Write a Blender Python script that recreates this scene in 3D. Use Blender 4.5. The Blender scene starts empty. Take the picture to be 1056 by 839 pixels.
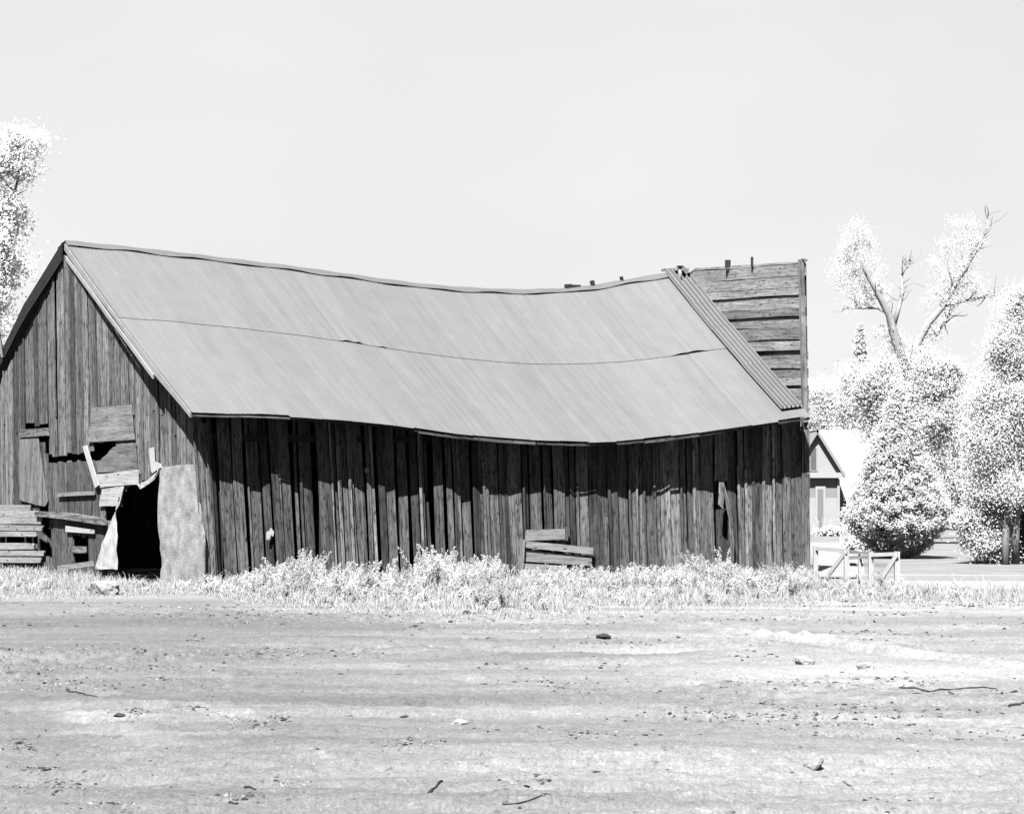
import bpy, math, random
import numpy as np
from mathutils import Vector
random.seed(7); rng = np.random.default_rng(7)
SC = bpy.context.scene; COL = SC.collection
R = math.radians
V = Vector

# ------------------------------------------------------------ camera, sky, sun, exposure
EYE = 1.6; F = 2000.0; HOR = 515.0; CX = 528.0
cd = bpy.data.cameras.new('camera'); cam = bpy.data.objects.new('camera', cd); COL.objects.link(cam)
cam.location = (0, 0, EYE); cam.rotation_euler = (R(90), 0, 0)
cd.sensor_width = 36; cd.lens = F/1056*36; cd.shift_y = (HOR-419.5)/1056
cd.clip_start = .1; cd.clip_end = 6000
SC.camera = cam
SUN_AZ = math.atan2(-.28, -.96); SUN_EL = R(53)      # azimuth measured from +Y towards +X
to_sun = V((math.sin(SUN_AZ)*math.cos(SUN_EL), math.cos(SUN_AZ)*math.cos(SUN_EL), math.sin(SUN_EL)))
w = bpy.data.worlds.new('World'); SC.world = w; w.use_nodes = True
nt = w.node_tree; nt.nodes.clear()
sky = nt.nodes.new('ShaderNodeTexSky'); sky.sky_type = 'NISHITA'; sky.sun_disc = False
sky.sun_elevation = SUN_EL; sky.sun_rotation = SUN_AZ
bw = nt.nodes.new('ShaderNodeRGBToBW'); nt.links.new(sky.outputs[0], bw.inputs[0])
pw = nt.nodes.new('ShaderNodeMath'); pw.operation = 'POWER'; pw.inputs[1].default_value = .12
nt.links.new(bw.outputs[0], pw.inputs[0])
tc = nt.nodes.new('ShaderNodeTexCoord'); mp = nt.nodes.new('ShaderNodeMapping'); mp.inputs['Scale'].default_value = (2.2, 2.2, 5)
nz = nt.nodes.new('ShaderNodeTexNoise'); nz.inputs['Scale'].default_value = 1.3; nz.inputs['Detail'].default_value = 4
nt.links.new(tc.outputs['Generated'], mp.inputs[0]); nt.links.new(mp.outputs[0], nz.inputs['Vector'])
mr = nt.nodes.new('ShaderNodeMapRange'); mr.inputs[1].default_value = .35; mr.inputs[2].default_value = .7
mr.inputs[3].default_value = .95; mr.inputs[4].default_value = 1.03
nt.links.new(nz.outputs[0], mr.inputs[0])
mu = nt.nodes.new('ShaderNodeMath'); mu.operation = 'MULTIPLY'
nt.links.new(pw.outputs[0], mu.inputs[0]); nt.links.new(mr.outputs[0], mu.inputs[1])
sx = nt.nodes.new('ShaderNodeSeparateXYZ'); nt.links.new(tc.outputs['Generated'], sx.inputs[0])
el = nt.nodes.new('ShaderNodeMapRange'); el.interpolation_type = 'SMOOTHSTEP'
for i, q in enumerate((.25, .9, 1.0, .92)): el.inputs[i+1].default_value = q
nt.links.new(sx.outputs[2], el.inputs[0])
m2 = nt.nodes.new('ShaderNodeMath'); m2.operation = 'MULTIPLY'; nt.links.new(mu.outputs[0], m2.inputs[0]); nt.links.new(el.outputs[0], m2.inputs[1])
bg = nt.nodes.new('ShaderNodeBackground'); wo = nt.nodes.new('ShaderNodeOutputWorld')
nt.links.new(m2.outputs[0], bg.inputs[0]); nt.links.new(bg.outputs[0], wo.inputs[0])
SKY_STRENGTH = .0745
bg.inputs[1].default_value = SKY_STRENGTH
sd = bpy.data.lights.new('sun', 'SUN'); sd.energy = 5; sd.angle = R(.5); sd.color = (1, 1, 1)
sun = bpy.data.objects.new('sun', sd); COL.objects.link(sun)
sun.rotation_euler = (-to_sun).to_track_quat('-Z', 'Y').to_euler(); sun.location = (-20, -30, 40)
vs = SC.view_settings; vs.view_transform = 'Standard'; vs.look = 'None'; vs.gamma = 1; vs.exposure = 3.3
SC.cycles.max_bounces = 6; SC.cycles.diffuse_bounces = 4; SC.cycles.transmission_bounces = 5

# ------------------------------------------------------------ helpers
def P(px, py, Y): return V(((px-CX)/F*Y, Y, EYE + (HOR-py)/F*Y))
def GP(px, py, z=0):                     # ground point under a pixel
    Y = (EYE-z)*F/(py-HOR); return V(((px-CX)/F*Y, Y, z))
def on_line(px, a, d):                   # plan point of vertical plane a+t*d seen in column px
    k = (px-CX)/F; t = (a[0]-k*a[1])/(k*d[1]-d[0]); return V((a[0]+t*d[0], a[1]+t*d[1], 0)), t
def interp(x, pts):
    return float(np.interp(x, [p[0] for p in pts], [p[1] for p in pts]))

def thing(name, label, cat, loc=(0, 0, 0), group=None):
    o = bpy.data.objects.new(name, None); COL.objects.link(o); o.location = loc
    o.empty_display_size = .2
    return tag(o, label, cat, group)
def tag(o, label, cat, group=None, kind=None):
    if label: o['label'] = label
    if cat: o['category'] = cat
    if group: o['group'] = group
    if kind: o['kind'] = kind
    return o

class MB:
    """collects polygons with uv (metres, u along the grain) and a tint per vertex"""
    def __init__(s): s.v = []; s.f = []; s.uv = []; s.t = []
    def poly_slab(s, pts, th, grain=None, tint=1.0):
        pts = [V(p) for p in pts]; th = V(th); n = len(pts); b = len(s.v)
        g = (V(grain) if grain is not None else pts[1]-pts[0]).normalized()
        c = th.normalized().cross(g).normalized()
        ou, ov = random.uniform(0, 50), random.uniform(0, 50)
        s.v += pts + [p-th for p in pts]; s.t += [tint]*(2*n)
        def add(idx):
            s.f.append([b+i for i in idx])
            for i in idx:
                p = s.v[b+i]; d = p-pts[0]; s.uv.append((ou+d.dot(g), ov+d.dot(c)+.7*d.dot(th.normalized())))
        nr = V((0, 0, 0))
        for i in range(n): nr += pts[i].cross(pts[(i+1) % n])
        fwd = nr.dot(th) > 0
        idx = list(range(n)) if fwd else list(range(n))[::-1]
        add(idx); add([n+i for i in idx[::-1]])
        for k in range(n):
            i, j = idx[k], idx[(k+1) % n]; add([i, n+i, n+j, j])
    def strip(s, L, Rr, th, tint=1.0):
        """a long bent board: L and Rr are its two edges, th the thickness vector (front minus back)"""
        th = V(th); n = len(L); b = len(s.v); ou, ov = random.uniform(0, 50), random.uniform(0, 50)
        u = [0]
        for i in range(1, n): u.append(u[-1]+(V(L[i])-V(L[i-1])).length)
        uvs = []
        for i in range(n):
            l, r = V(L[i]), V(Rr[i]); wd = (r-l).length
            s.v += [l, r, r-th, l-th]; s.t += [tint]*4
            uvs += [(ou+u[i], ov), (ou+u[i], ov+wd), (ou+u[i], ov+wd+.03), (ou+u[i], ov-.03)]
        cr = (V(Rr[0])-V(L[0])).cross(V(L[1])-V(L[0])).dot(th) > 0
        def add(idx):
            if not cr: idx = idx[::-1]
            s.f.append([b+i for i in idx]); s.uv.extend(uvs[i] for i in idx)
        for i in range(n-1):
            a = 4*i; c = a+4
            for q in range(4):
                q2 = (q+1) % 4; add([a+q, a+q2, c+q2, c+q])
        add([3, 2, 1, 0]); e = 4*(n-1); add([e, e+1, e+2, e+3])
    def bar(s, a, b_, w_, h_, tint=1.0, up=(0, 0, 1)):
        a, b_ = V(a), V(b_); d = (b_-a).normalized(); upv = V(up)
        if abs(d.dot(upv)) > .95: upv = V((0, 1, 0))
        sd_ = d.cross(upv).normalized(); u2 = sd_.cross(d).normalized()
        s.poly_slab([a+sd_*w_/2+u2*h_/2, b_+sd_*w_/2+u2*h_/2, b_+sd_*w_/2-u2*h_/2, a+sd_*w_/2-u2*h_/2], sd_*w_, d, tint)
    def tube(s, pts, rad, seg=8, tint=1.0):
        pts = [V(p) for p in pts]; b = len(s.v); u = 0; ou = random.uniform(0, 50)
        ring = []; us = []
        for i, p in enumerate(pts):
            d = (pts[min(i+1, len(pts)-1)]-pts[max(i-1, 0)]).normalized()
            x = d.cross(V((.3, 1, .1))).normalized(); y = d.cross(x)
            if i: u += (p-pts[i-1]).length
            for k in range(seg):
                a = 2*math.pi*k/seg; s.v.append(p+(x*math.cos(a)+y*math.sin(a))*rad[i]*random.uniform(.92, 1.08)); s.t.append(tint)
            us.append(u)
        for i in range(len(pts)-1):
            for k in range(seg):
                k2 = (k+1) % seg
                s.f.append([b+i*seg+k, b+i*seg+k2, b+(i+1)*seg+k2, b+(i+1)*seg+k])
                s.uv += [(ou+us[i], k*.1), (ou+us[i], (k+1)*.1), (ou+us[i+1], (k+1)*.1), (ou+us[i+1], k*.1)]
        for e, rev in ((0, True), (len(pts)-1, False)):
            idx = [b+e*seg+k for k in range(seg)]
            if rev: idx = idx[::-1]
            s.f.append(idx); s.uv += [(ou, .1)]*seg
    def build(s, name, mat, parent=None, smooth=False, origin=None):
        me = bpy.data.meshes.new(name)
        org = V(origin) if origin is not None else (parent_world(parent) if parent else V((0, 0, 0)))
        me.from_pydata([tuple(p-org) for p in s.v], [], s.f)
        uvl = me.uv_layers.new(name='UVMap'); uvl.data.foreach_set('uv', np.array(s.uv, dtype=np.float32).ravel())
        at = me.attributes.new('tint', 'FLOAT', 'POINT'); at.data.foreach_set('value', np.array(s.t, dtype=np.float32))
        if smooth: me.polygons.foreach_set('use_smooth', [True]*len(me.polygons))
        me.materials.append(mat); me.update()
        o = bpy.data.objects.new(name, me); COL.objects.link(o)
        if parent: o.parent = parent; o.location = (0, 0, 0)
        else: o.location = org
        return o
def parent_world(p):
    loc = V((0, 0, 0))
    while p: loc += V(p.location); p = p.parent
    return loc
def np_mesh(name, verts, faces, mat, parent=None, tint=None, smooth=False, org=None):
    """verts (n,3), faces (m,k) fast mesh"""
    if parent: org = parent_world(parent)
    if org is not None: verts = verts-np.array(org)
    me = bpy.data.meshes.new(name); n, m, k = len(verts), len(faces), faces.shape[1]
    me.vertices.add(n); me.vertices.foreach_set('co', verts.astype(np.float32).ravel())
    me.loops.add(m*k); me.loops.foreach_set('vertex_index', faces.astype(np.int32).ravel())
    me.polygons.add(m); me.polygons.foreach_set('loop_start', np.arange(m, dtype=np.int32)*k)
    if smooth: me.polygons.foreach_set('use_smooth', np.ones(m, dtype=bool))
    if tint is not None:
        at = me.attributes.new('tint', 'FLOAT', 'POINT'); at.data.foreach_set('value', tint.astype(np.float32))
    me.materials.append(mat); me.update(); me.validate()
    o = bpy.data.objects.new(name, me); COL.objects.link(o)
    if parent: o.parent = parent
    elif org is not None: o.location = org
    return o

# value noise in numpy
_perm = rng.random((256, 256))
def vnoise(x, y):
    xi = np.floor(x).astype(int); yi = np.floor(y).astype(int); fx = x-xi; fy = y-yi
    fx = fx*fx*(3-2*fx); fy = fy*fy*(3-2*fy)
    g = lambda a, b: _perm[(a*73+b*17+b*b*3) % 256, (b*31+a*7) % 256]
    return (g(xi, yi)*(1-fx)+g(xi+1, yi)*fx)*(1-fy)+(g(xi, yi+1)*(1-fx)+g(xi+1, yi+1)*fx)*fy
def fbm(x, y, o=4):
    r = 0; a = .5
    for i in range(o): r = r+a*vnoise(x*2**i+i*13.7, y*2**i+i*7.3); a *= .5
    return r

# ------------------------------------------------------------ materials (grey throughout: the place is seen in black and white)
ALB = .535                                # every albedo below is scaled by this: the plate is exposed for a dark scene
def mat(name, rough=.9, spec=.08):
    m = bpy.data.materials.new(name); m.use_nodes = True; n = m.node_tree
    b = n.nodes['Principled BSDF']; b.inputs['Roughness'].default_value = rough
    b.inputs['Specular IOR Level'].default_value = spec
    return m, n, b
def node(n, t, **kw):
    x = n.nodes.new(t)
    for k, v in kw.items():
        if k.startswith('_'): setattr(x, k[1:], v)
        else: x.inputs[k].default_value = v
    return x
def mathn(n, op, a, b=None, clamp=False):
    x = n.nodes.new('ShaderNodeMath'); x.operation = op; x.use_clamp = clamp
    for i, q in enumerate((a, b)):
        if q is None: continue
        if isinstance(q, (int, float)): x.inputs[i].default_value = q
        else: n.links.new(q, x.inputs[i])
    return x.outputs[0]
def rng_map(n, src, a, b, c, d):
    x = n.nodes.new('ShaderNodeMapRange'); n.links.new(src, x.inputs[0])
    for i, q in enumerate((a, b, c, d)): x.inputs[i+1].default_value = q
    return x.outputs[0]
def wood(name, lo, hi, bump=.6, crack=.5, grain=34):
    m, n, b = mat(name)
    uv = node(n, 'ShaderNodeUVMap', _uv_map='UVMap')
    def stretched(su, sv, scale, det=5, rough=.6, dist=0):
        mp = node(n, 'ShaderNodeMapping'); mp.inputs['Scale'].default_value = (su, sv, 1)
        n.links.new(uv.outputs[0], mp.inputs[0])
        z = node(n, 'ShaderNodeTexNoise', Scale=scale, Detail=det, Roughness=rough, Distortion=dist)
        n.links.new(mp.outputs[0], z.inputs['Vector']); return z.outputs[0]
    g1 = stretched(1.1, grain, 1.0, 6, .65, .4)          # grain
    g2 = stretched(.8, 5, 1.0, 4, .6)                    # broad weathering
    g3 = stretched(5, 22, 1.0, 3, .6)                    # short flecks
    mpv = node(n, 'ShaderNodeMapping'); mpv.inputs['Scale'].default_value = (2.8, 7.5, 1); n.links.new(uv.outputs[0], mpv.inputs[0])
    vo = node(n, 'ShaderNodeTexVoronoi', Scale=1.0); n.links.new(mpv.outputs[0], vo.inputs['Vector'])
    knot = rng_map(n, vo.outputs['Distance'], .08, .18, .2, 1)
    t = node(n, 'ShaderNodeAttribute', _attribute_name='tint')
    a = rng_map(n, g1, .38, .62, 0, 1); c = rng_map(n, g2, .3, .7, 0, 1)
    s = mathn(n, 'ADD', mathn(n, 'MULTIPLY', a, .55), mathn(n, 'MULTIPLY', c, .45))
    col = rng_map(n, s, 0, 1, lo*ALB, hi*ALB)
    cr = rng_map(n, g1, .28, .42, 1-crack, 1)
    fl = rng_map(n, g3, .36, .50, 1-crack*.75, 1)
    v = mathn(n, 'MULTIPLY', mathn(n, 'MULTIPLY', col, cr), mathn(n, 'MULTIPLY', fl, knot))
    v = mathn(n, 'MULTIPLY', v, t.outputs['Fac'])
    n.links.new(v, b.inputs['Base Color'])
    bp = node(n, 'ShaderNodeBump', Strength=bump, Distance=.012); n.links.new(g1, bp.inputs['Height']); n.links.new(bp.outputs[0], b.inputs['Normal'])
    return m
def plain(name, val, var=.2, scale=3, rough=.9, bump=0, bscale=30, spec=.08):
    m, n, b = mat(name, rough, spec)
    tcn = node(n, 'ShaderNodeTexCoord'); z = node(n, 'ShaderNodeTexNoise', Scale=scale, Detail=6, Roughness=.65)
    n.links.new(tcn.outputs['Object'], z.inputs['Vector'])
    f = rng_map(n, z.outputs[0], .3, .7, 1-var, 1+var)
    t = node(n, 'ShaderNodeAttribute', _attribute_name='tint')
    n.links.new(mathn(n, 'MULTIPLY', mathn(n, 'MULTIPLY', f, val*ALB), t.outputs['Fac']), b.inputs['Base Color'])
    if bump:
        z2 = node(n, 'ShaderNodeTexNoise', Scale=bscale, Detail=5); n.links.new(tcn.outputs['Object'], z2.inputs['Vector'])
        bp = node(n, 'ShaderNodeBump', Strength=bump, Distance=.03); n.links.new(z2.outputs[0], bp.inputs['Height']); n.links.new(bp.outputs[0], b.inputs['Normal'])
    return m
def leafmat(name, val, trans=.35):
    m = bpy.data.materials.new(name); m.use_nodes = True; n = m.node_tree; n.nodes.clear()
    t = node(n, 'ShaderNodeAttribute', _attribute_name='tint')
    c = mathn(n, 'MULTIPLY', t.outputs['Fac'], val*ALB)
    d = node(n, 'ShaderNodeBsdfDiffuse'); tr = node(n, 'ShaderNodeBsdfTranslucent')
    n.links.new(c, d.inputs[0]); n.links.new(c, tr.inputs[0])
    mx = node(n, 'ShaderNodeMixShader', Fac=trans); n.links.new(d.outputs[0], mx.inputs[1]); n.links.new(tr.outputs[0], mx.inputs[2])
    o = node(n, 'ShaderNodeOutputMaterial'); n.links.new(mx.outputs[0], o.inputs[0])
    return m
M = dict(
    wall=wood('weathered_wall_wood', .004, .086, crack=.92),
    gable=wood('gable_wood', .006, .112, crack=.95),
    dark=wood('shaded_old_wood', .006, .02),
    pale=wood('pale_bleached_wood', .07, .135, crack=.35, grain=26),
    ply=wood('plywood', .035, .125, crack=.4, grain=12),
    white=wood('whitewashed_wood', .15, .21, crack=.15, bump=.3),
    front=wood('parapet_wood', .05, .20, crack=.6),
    trim=plain('trim_board', .085, .15, 4),
    canvas=plain('canvas_cloth', .15, .3, 5, bump=.3, bscale=8),
    tarpaper=plain('tar_paper_panel', .125, .45, 4, bump=.5, bscale=40),
    interior=plain('interior_shade_floor', .003, .2, 3),  # floor near black: the doorway's shade is put into its colour
    bark=wood('bark', .12, .2, crack=.3), bark_pale=wood('pale_bark', .08, .14, crack=.2),
    stone=plain('stone', .11, .25, 9, bump=.5, bscale=25),
    stick=wood('stick_wood', .012, .03),
    pale_paint=plain('house_paint', .155, .05, 2), grey_paint=plain('house_grey_paint', .105, .08, 2),
    white_paint=plain('white_house_paint', .16, .05, 2), shingle=plain('pale_shingles', .122, .1, 12),
    pane=plain('dark_window_pane', .04, .1, 2, rough=.2, spec=.5),
    asphalt=plain('road_surface', .135, .08, 1.5), kerb=plain('kerb_concrete', .135, .06, 3),
    lawn=plain('lawn', .10, .25, .9, bump=.4),
)
M['leaf'] = leafmat('leaf', .56, .62); M['leaf_white'] = leafmat('pale_leaf', .85, .65); M['needle'] = leafmat('needle', .40, .55)
M['leaf_mid'] = leafmat('mid_leaf', .58, .6)
M['shade_leaf'] = leafmat('shade_leaf', .08, .3)  # leaf colour darkened to paint the shade behind the trunks
M['weed'] = leafmat('dry_weed', .36, .6)

def roof_material():
    m, n, b = mat('galvanised_roofing', .6, .22)
    tcn = node(n, 'ShaderNodeUVMap', _uv_map='UVMap')
    t = node(n, 'ShaderNodeAttribute', _attribute_name='tint')
    mp = node(n, 'ShaderNodeMapping'); mp.inputs['Scale'].default_value = (.5, 5, 1); n.links.new(tcn.outputs[0], mp.inputs[0])
    z = node(n, 'ShaderNodeTexNoise', Scale=1.0, Detail=5, Roughness=.7); n.links.new(mp.outputs[0], z.inputs['Vector'])
    z2 = node(n, 'ShaderNodeTexNoise', Scale=2.2, Detail=7, Roughness=.7); n.links.new(tcn.outputs[0], z2.inputs['Vector'])
    v = mathn(n, 'MULTIPLY', rng_map(n, z.outputs[0], .3, .7, .90, 1.09), rng_map(n, z2.outputs[0], .3, .7, .93, 1.07))
    v = mathn(n, 'MULTIPLY', mathn(n, 'MULTIPLY', v, .064*ALB), t.outputs['Fac'])
    n.links.new(v, b.inputs['Base Color']); return m
M['roof'] = roof_material()

def ground_material():
    m, n, b = mat('dry_dirt', .95, .1)
    tcn = node(n, 'ShaderNodeTexCoord'); t = node(n, 'ShaderNodeAttribute', _attribute_name='tint')
    def nz_(sx, sy, det, rough=.6):
        mp = node(n, 'ShaderNodeMapping'); mp.inputs['Scale'].default_value = (sx, sy, 1); n.links.new(tcn.outputs['Object'], mp.inputs[0])
        z = node(n, 'ShaderNodeTexNoise', Scale=1.0, Detail=det, Roughness=rough); n.links.new(mp.outputs[0], z.inputs['Vector']); return z.outputs[0]
    a = nz_(.3, 2.2, 6, .7); c = nz_(26, 9, 5, .75); e = nz_(5, 4, 6, .75); f2 = nz_(60, 24, 3, .7); sp = nz_(9, 7, 4, .8)
    v = mathn(n, 'MULTIPLY', rng_map(n, a, .3, .7, .92, 1.08), rng_map(n, c, .3, .7, .76, 1.24))
    v = mathn(n, 'MULTIPLY', v, rng_map(n, e, .3, .7, .88, 1.12)); v = mathn(n, 'MULTIPLY', v, rng_map(n, f2, .3, .7, .74, 1.26))
    v = mathn(n, 'MULTIPLY', v, rng_map(n, sp, .60, .65, 1, .6)); v = mathn(n, 'MULTIPLY', v, rng_map(n, sp, .36, .41, 1.3, 1))  # dark specks are clod shadows put into the soil colour
    v = mathn(n, 'MULTIPLY', mathn(n, 'MULTIPLY', v, .097*ALB), t.outputs['Fac'])
    n.links.new(v, b.inputs['Base Color'])
    h = nz_(30, 34, 6, .7)
    bp = node(n, 'ShaderNodeBump', Strength=.7, Distance=.03); n.links.new(h, bp.inputs['Height'])
    n.links.new(bp.outputs[0], b.inputs['Normal']); return m
M['dirt'] = ground_material()

# ------------------------------------------------------------ ground
def gauss(d, s): return np.exp(-(d/s)**2)
def track_d(X, Y, pts, wob=.0):
    """signed depth distance (in metres along Y) to a curve given as ground points seen at pixels"""
    g = [GP(*p) for p in pts]; xs = [q.x for q in g]; ys = [q.y for q in g]
    yy = np.interp(X, xs, ys, left=ys[0], right=ys[-1]); inside = np.clip((X-xs[0])/1.5, 0, 1)*np.clip((xs[-1]-X)/1.5, 0, 1)
    return Y-yy+wob*(fbm(X*1.3, X*0+3)-.5), inside
_tr = np.random.default_rng(11); TRACKS = []
for _i in range(16):
    _y = 1/_tr.uniform(1/27, 1/9.2); _sl = _tr.uniform(-.24, .24); _cv = _tr.uniform(-.010, .010); _w = _tr.uniform(.09, .2); _c = _tr.uniform(-5, 5)
    TRACKS.append((_y, _sl, _cv, _w, _c, _tr.uniform(2.5, 9), _tr.uniform(.5, 1)))
def tracks(X, Y):
    for y0, sl, cv, wd, c, half, a in TRACKS:
        for gap in (0, 1.5):
            d = Y-(y0+gap+sl*(X-c)+cv*(X-c)**2)+.10*(vnoise(X*.9+y0, X*0+gap)-.5)
            yield d, wd*(.8+.4*vnoise(X*3, X*0+y0)), a*np.clip((half-np.abs(X-c))/1.5, 0, 1)
def ruts(X, Y):
    z = 0
    for d, wd, a in tracks(X, Y): z = z-a*.022*np.exp(-(d/wd)**2)+a*.014*np.exp(-((np.abs(d)-wd*1.7)/(wd*.5))**2)*(.4+.9*vnoise(X*5, Y*5))
    return z
def track_tint(X, Y):
    t = 0
    for d, wd, a in tracks(X, Y): t = t+a*.10*np.exp(-(d/wd)**2)
    return t
def ground_height(X, Y):
    near = np.clip((31-Y)/5, 0, 1)*np.clip((Y-2)/5, 0, 1)
    mask = np.clip((fbm(X*.35+5, Y*.5+9, 3)-.40)*5, 0, 1)                  # cloddy patches
    mask = mask*np.clip(.75-(X/np.maximum(Y, 1))*3.2, .15, 1)
    z = (fbm(X*.22, Y*.9)-.45)*.10 + (fbm(X*.9+3, Y*2.6)-.45)*.05
    z = z+(fbm(X*5+1, Y*7, 4)-.45)*(.03+.05*mask) + (fbm(X*16, Y*14, 3)-.45)*(.016+.06*mask)-np.clip(fbm(X*7+9, Y*6+2, 3)-.56, 0, 1)*(.10+.35*mask)
    T = ((-40, 672), (120, 690), (260, 668), (420, 672), (600, 684), (800, 672), (1100, 668))
    for pts, dep, wd, sg in [
        (((-60, 642), (250, 646), (520, 650), (760, 645), (1100, 640)), .05, .35, -1),
        (((-60, 655), (250, 662), (520, 668), (760, 668), (1100, 668)), .05, .3, -1),
        (T, .05, .22, -1), (tuple((a, b+26) for a, b in T), .05, .2, -1),
        (((-60, 735), (250, 728), (520, 730), (760, 716), (1100, 700)), .05, .18, -1),
        (((-60, 778), (250, 790), (520, 782), (760, 795), (1100, 780)), .05, .16, -1),
        (((680, 643), (760, 650), (860, 664), (960, 677), (1060, 686), (1120, 690)), .09, .28, 1),
        (((500, 716), (640, 722), (760, 720)), .03, .12, 1),
        (((60, 735), (150, 742), (260, 742)), .10, .35, 1)]:
        d, ins = track_d(X, Y, pts, .9)
        dep = dep*(1 if sg > 0 else .6); z = z+sg*dep*gauss(d, wd)*ins - sg*dep*.4*gauss(np.abs(d)-1.8*wd, wd*.7)*ins
    z = z+ruts(X, Y)
    return z*near
FRONT = [(-60, 616), (0, 616), (110, 617), (200, 613), (260, 622), (330, 628), (420, 632), (550, 638), (640, 632), (700, 629), (800, 627), (900, 626), (1110, 626)]
def build_ground():
    iy = np.linspace(1/7.5, 1/62, 560); Yr = 1/iy
    Ys = np.concatenate([[-60, -20, -5, 2, 5, 6.5], Yr, [70, 90, 130, 200, 400, 900, 2500]])
    ks = np.concatenate([[-14, -5, -2, -.9, -.5, -.38], np.linspace(-.31, .31, 680), [.38, .5, .9, 2, 5, 14]])
    W_ = np.maximum(np.abs(Ys), 7.5)
    X = ks[None, :]*W_[:, None]; Y = np.repeat(Ys[:, None], len(ks), 1)
    Z = ground_height(X, Y)
    t = np.ones_like(X)+track_tint(X, Y)
    px = CX+F*X/np.maximum(Y, .1); py = HOR+F*EYE/np.maximum(Y, .1)
    def blob(cx, cy, rx, ry, a):
        q = ((px-cx)/rx)**2+((py-cy)/ry)**2 + 1.2*(fbm(X*2, Y*2)-.5); return a*np.clip(1.3-q, 0, 1)
    def blobw(*a): return blob(*a)
    d, ins = track_d(X, Y, ((680, 643), (760, 650), (860, 664), (960, 677), (1060, 686), (1120, 690)), .9)
    t = t+.45*gauss(d, .35)*ins*np.clip(fbm(X*1.1, Y*3)*2.6-.5, 0, 1.2)
    t = t+(blobw(170, 748, 110, 20, .5)+blobw(75, 735, 35, 10, .35))*np.clip(fbm(X*2.5, Y*4+3, 4)*4-1.3, .1, 1)+blobw(880, 695, 200, 14, .22)
    d, ins = track_d(X, Y, ((-60, 724), (200, 726), (420, 730), (700, 724)), .5); t = t+.25*gauss(d, .12)*ins
    d, ins = track_d(X, Y, ((250, 742), (420, 748), (600, 748)), .5); t = t+.2*gauss(d, .1)*ins
    t = t*(1+.16*np.clip((X/np.maximum(Y, 1)-.02)/.15, -1, 1))         # paler tint towards the road
    dark = blobw(220, 655, 240, 30, .12)+blobw(560, 672, 150, 22, .14)+blobw(950, 668, 160, 7, .22)
    t = np.clip(t-dark, .4, 1.8)
    fr_ = np.interp(px[len(Ys)//2], [p[0] for p in FRONT], [p[1] for p in FRONT])[None, :]
    t = t+.22*np.clip((fr_+13+10*(fbm(X*.8, Y*1.2)-.5)-py)/10, 0, 1)*(Y < 45)
    clod = np.clip((fbm(X*.35+5, Y*.5+9, 3)-.40)*5, 0, 1)
    t = t*(1+(fbm((Y+.16*X+.018*X*X)*1.5, X*.10+3, 4)-.47)*.75)*(1+(fbm((Y-.22*X)*1.1+7, X*.15, 3)-.47)*.4)*(1+(fbm(X*11+3, Y*9, 3)-.45)*(.15+.65*clod))
    ny, nx = X.shape; idx = np.arange(ny*nx).reshape(ny, nx)
    f = np.stack([idx[:-1, :-1], idx[:-1, 1:], idx[1:, 1:], idx[1:, :-1]], -1).reshape(-1, 4)
    o = np_mesh('ground', np.stack([X, Y, Z], -1).reshape(-1, 3), f, M['dirt'], tint=t.ravel(), smooth=True)
    o['kind'] = 'structure'
build_ground()

def sheet(name, pts, z, m, sub=1):
    mb = MB(); mb.poly_slab([V((p[0], p[1], z)) for p in pts], (0, 0, .03)); o = mb.build(name, m); o['kind'] = 'structure'; return o
def g2(px, py): q = GP(px, py); return (q.x, q.y)
# lawn beyond the road, the road itself and its pale kerb
sheet('lawn', [(7.5, 39.1), (60, 32.5), (160, 140), (-60, 140), (-60, 60), (5, 52)], .060, M['lawn'])
sheet('road', [(7.0, 34.6), (60, 28.0), (60, 31.9), (6.7, 38.2)], .014, M['asphalt'])
sheet('driveway', [(6.2, 39.2), (7.1, 39.0), (12.6, 70), (10.6, 70)], .066, M['kerb'])
mb = MB(); mb.poly_slab([V((6.8, 38.25, .11)), V((60, 31.95, .11)), V((60, 32.5, .11)), V((6.9, 38.9, .11))], (0, 0, .13)); o = mb.build('kerb', M['kerb']); o['kind'] = 'structure'

# ------------------------------------------------------------ barn geometry
A = V((-5.70, 35.6, 0)); B = V((6.11, 40.2, 0))                # near long wall, left and right corners
D = (B-A).normalized(); N = V((D.y, -D.x, 0))                  # along the wall; outwards
GC = V((-9.18, 39.9, 0))                                       # under the ridge at the left gable
GD = (GC-A).normalized(); GN = V((-GD.y, GD.x, 0)); 
if GN.y > 0: GN = -GN                                          # outwards from the left gable
A2 = A+GD*((GC-A).length*2.02)
RC = V((3.99, 45.0, 0)); RD = (RC-B).normalized(); RN = V((RD.y, -RD.x, 0))
if RN.x < 0: RN = -RN
B2 = B+RD*((RC-B).length*2)
EAVE = [(190, 426), (200, 426), (230, 427), (260, 427), (300, 429), (330, 431), (370, 434), (400, 437), (430, 441), (470, 447), (510, 451), (550, 454), (600, 456), (640, 455), (680, 451), (720, 446), (760, 440), (800, 434), (836, 429)]
RIDGE = [(60, 250), (68, 250), (130, 256), (200, 264), (300, 276), (350, 283), (400, 290), (440, 295), (480, 298), (520, 300), (550, 300), (580, 299), (610, 296), (640, 291), (680, 284), (714, 279)]
OV = .70
E0, _ = on_line(199, A+N*OV, D); E1, _ = on_line(836, A+N*OV, D)
R0, _ = on_line(67, GC, RC-GC); R1, _ = on_line(709, GC, RC-GC)
def eave_pt(s):
    p = E0.lerp(E1, s); px = CX+F*p.x/p.y; p.z = EYE+(HOR-interp(px, EAVE))/F*p.y; return p
def ridge_pt(s):
    p = R0.lerp(R1, s); px = CX+F*p.x/p.y; p.z = EYE+(HOR-interp(px, RIDGE))/F*p.y; return p
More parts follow.
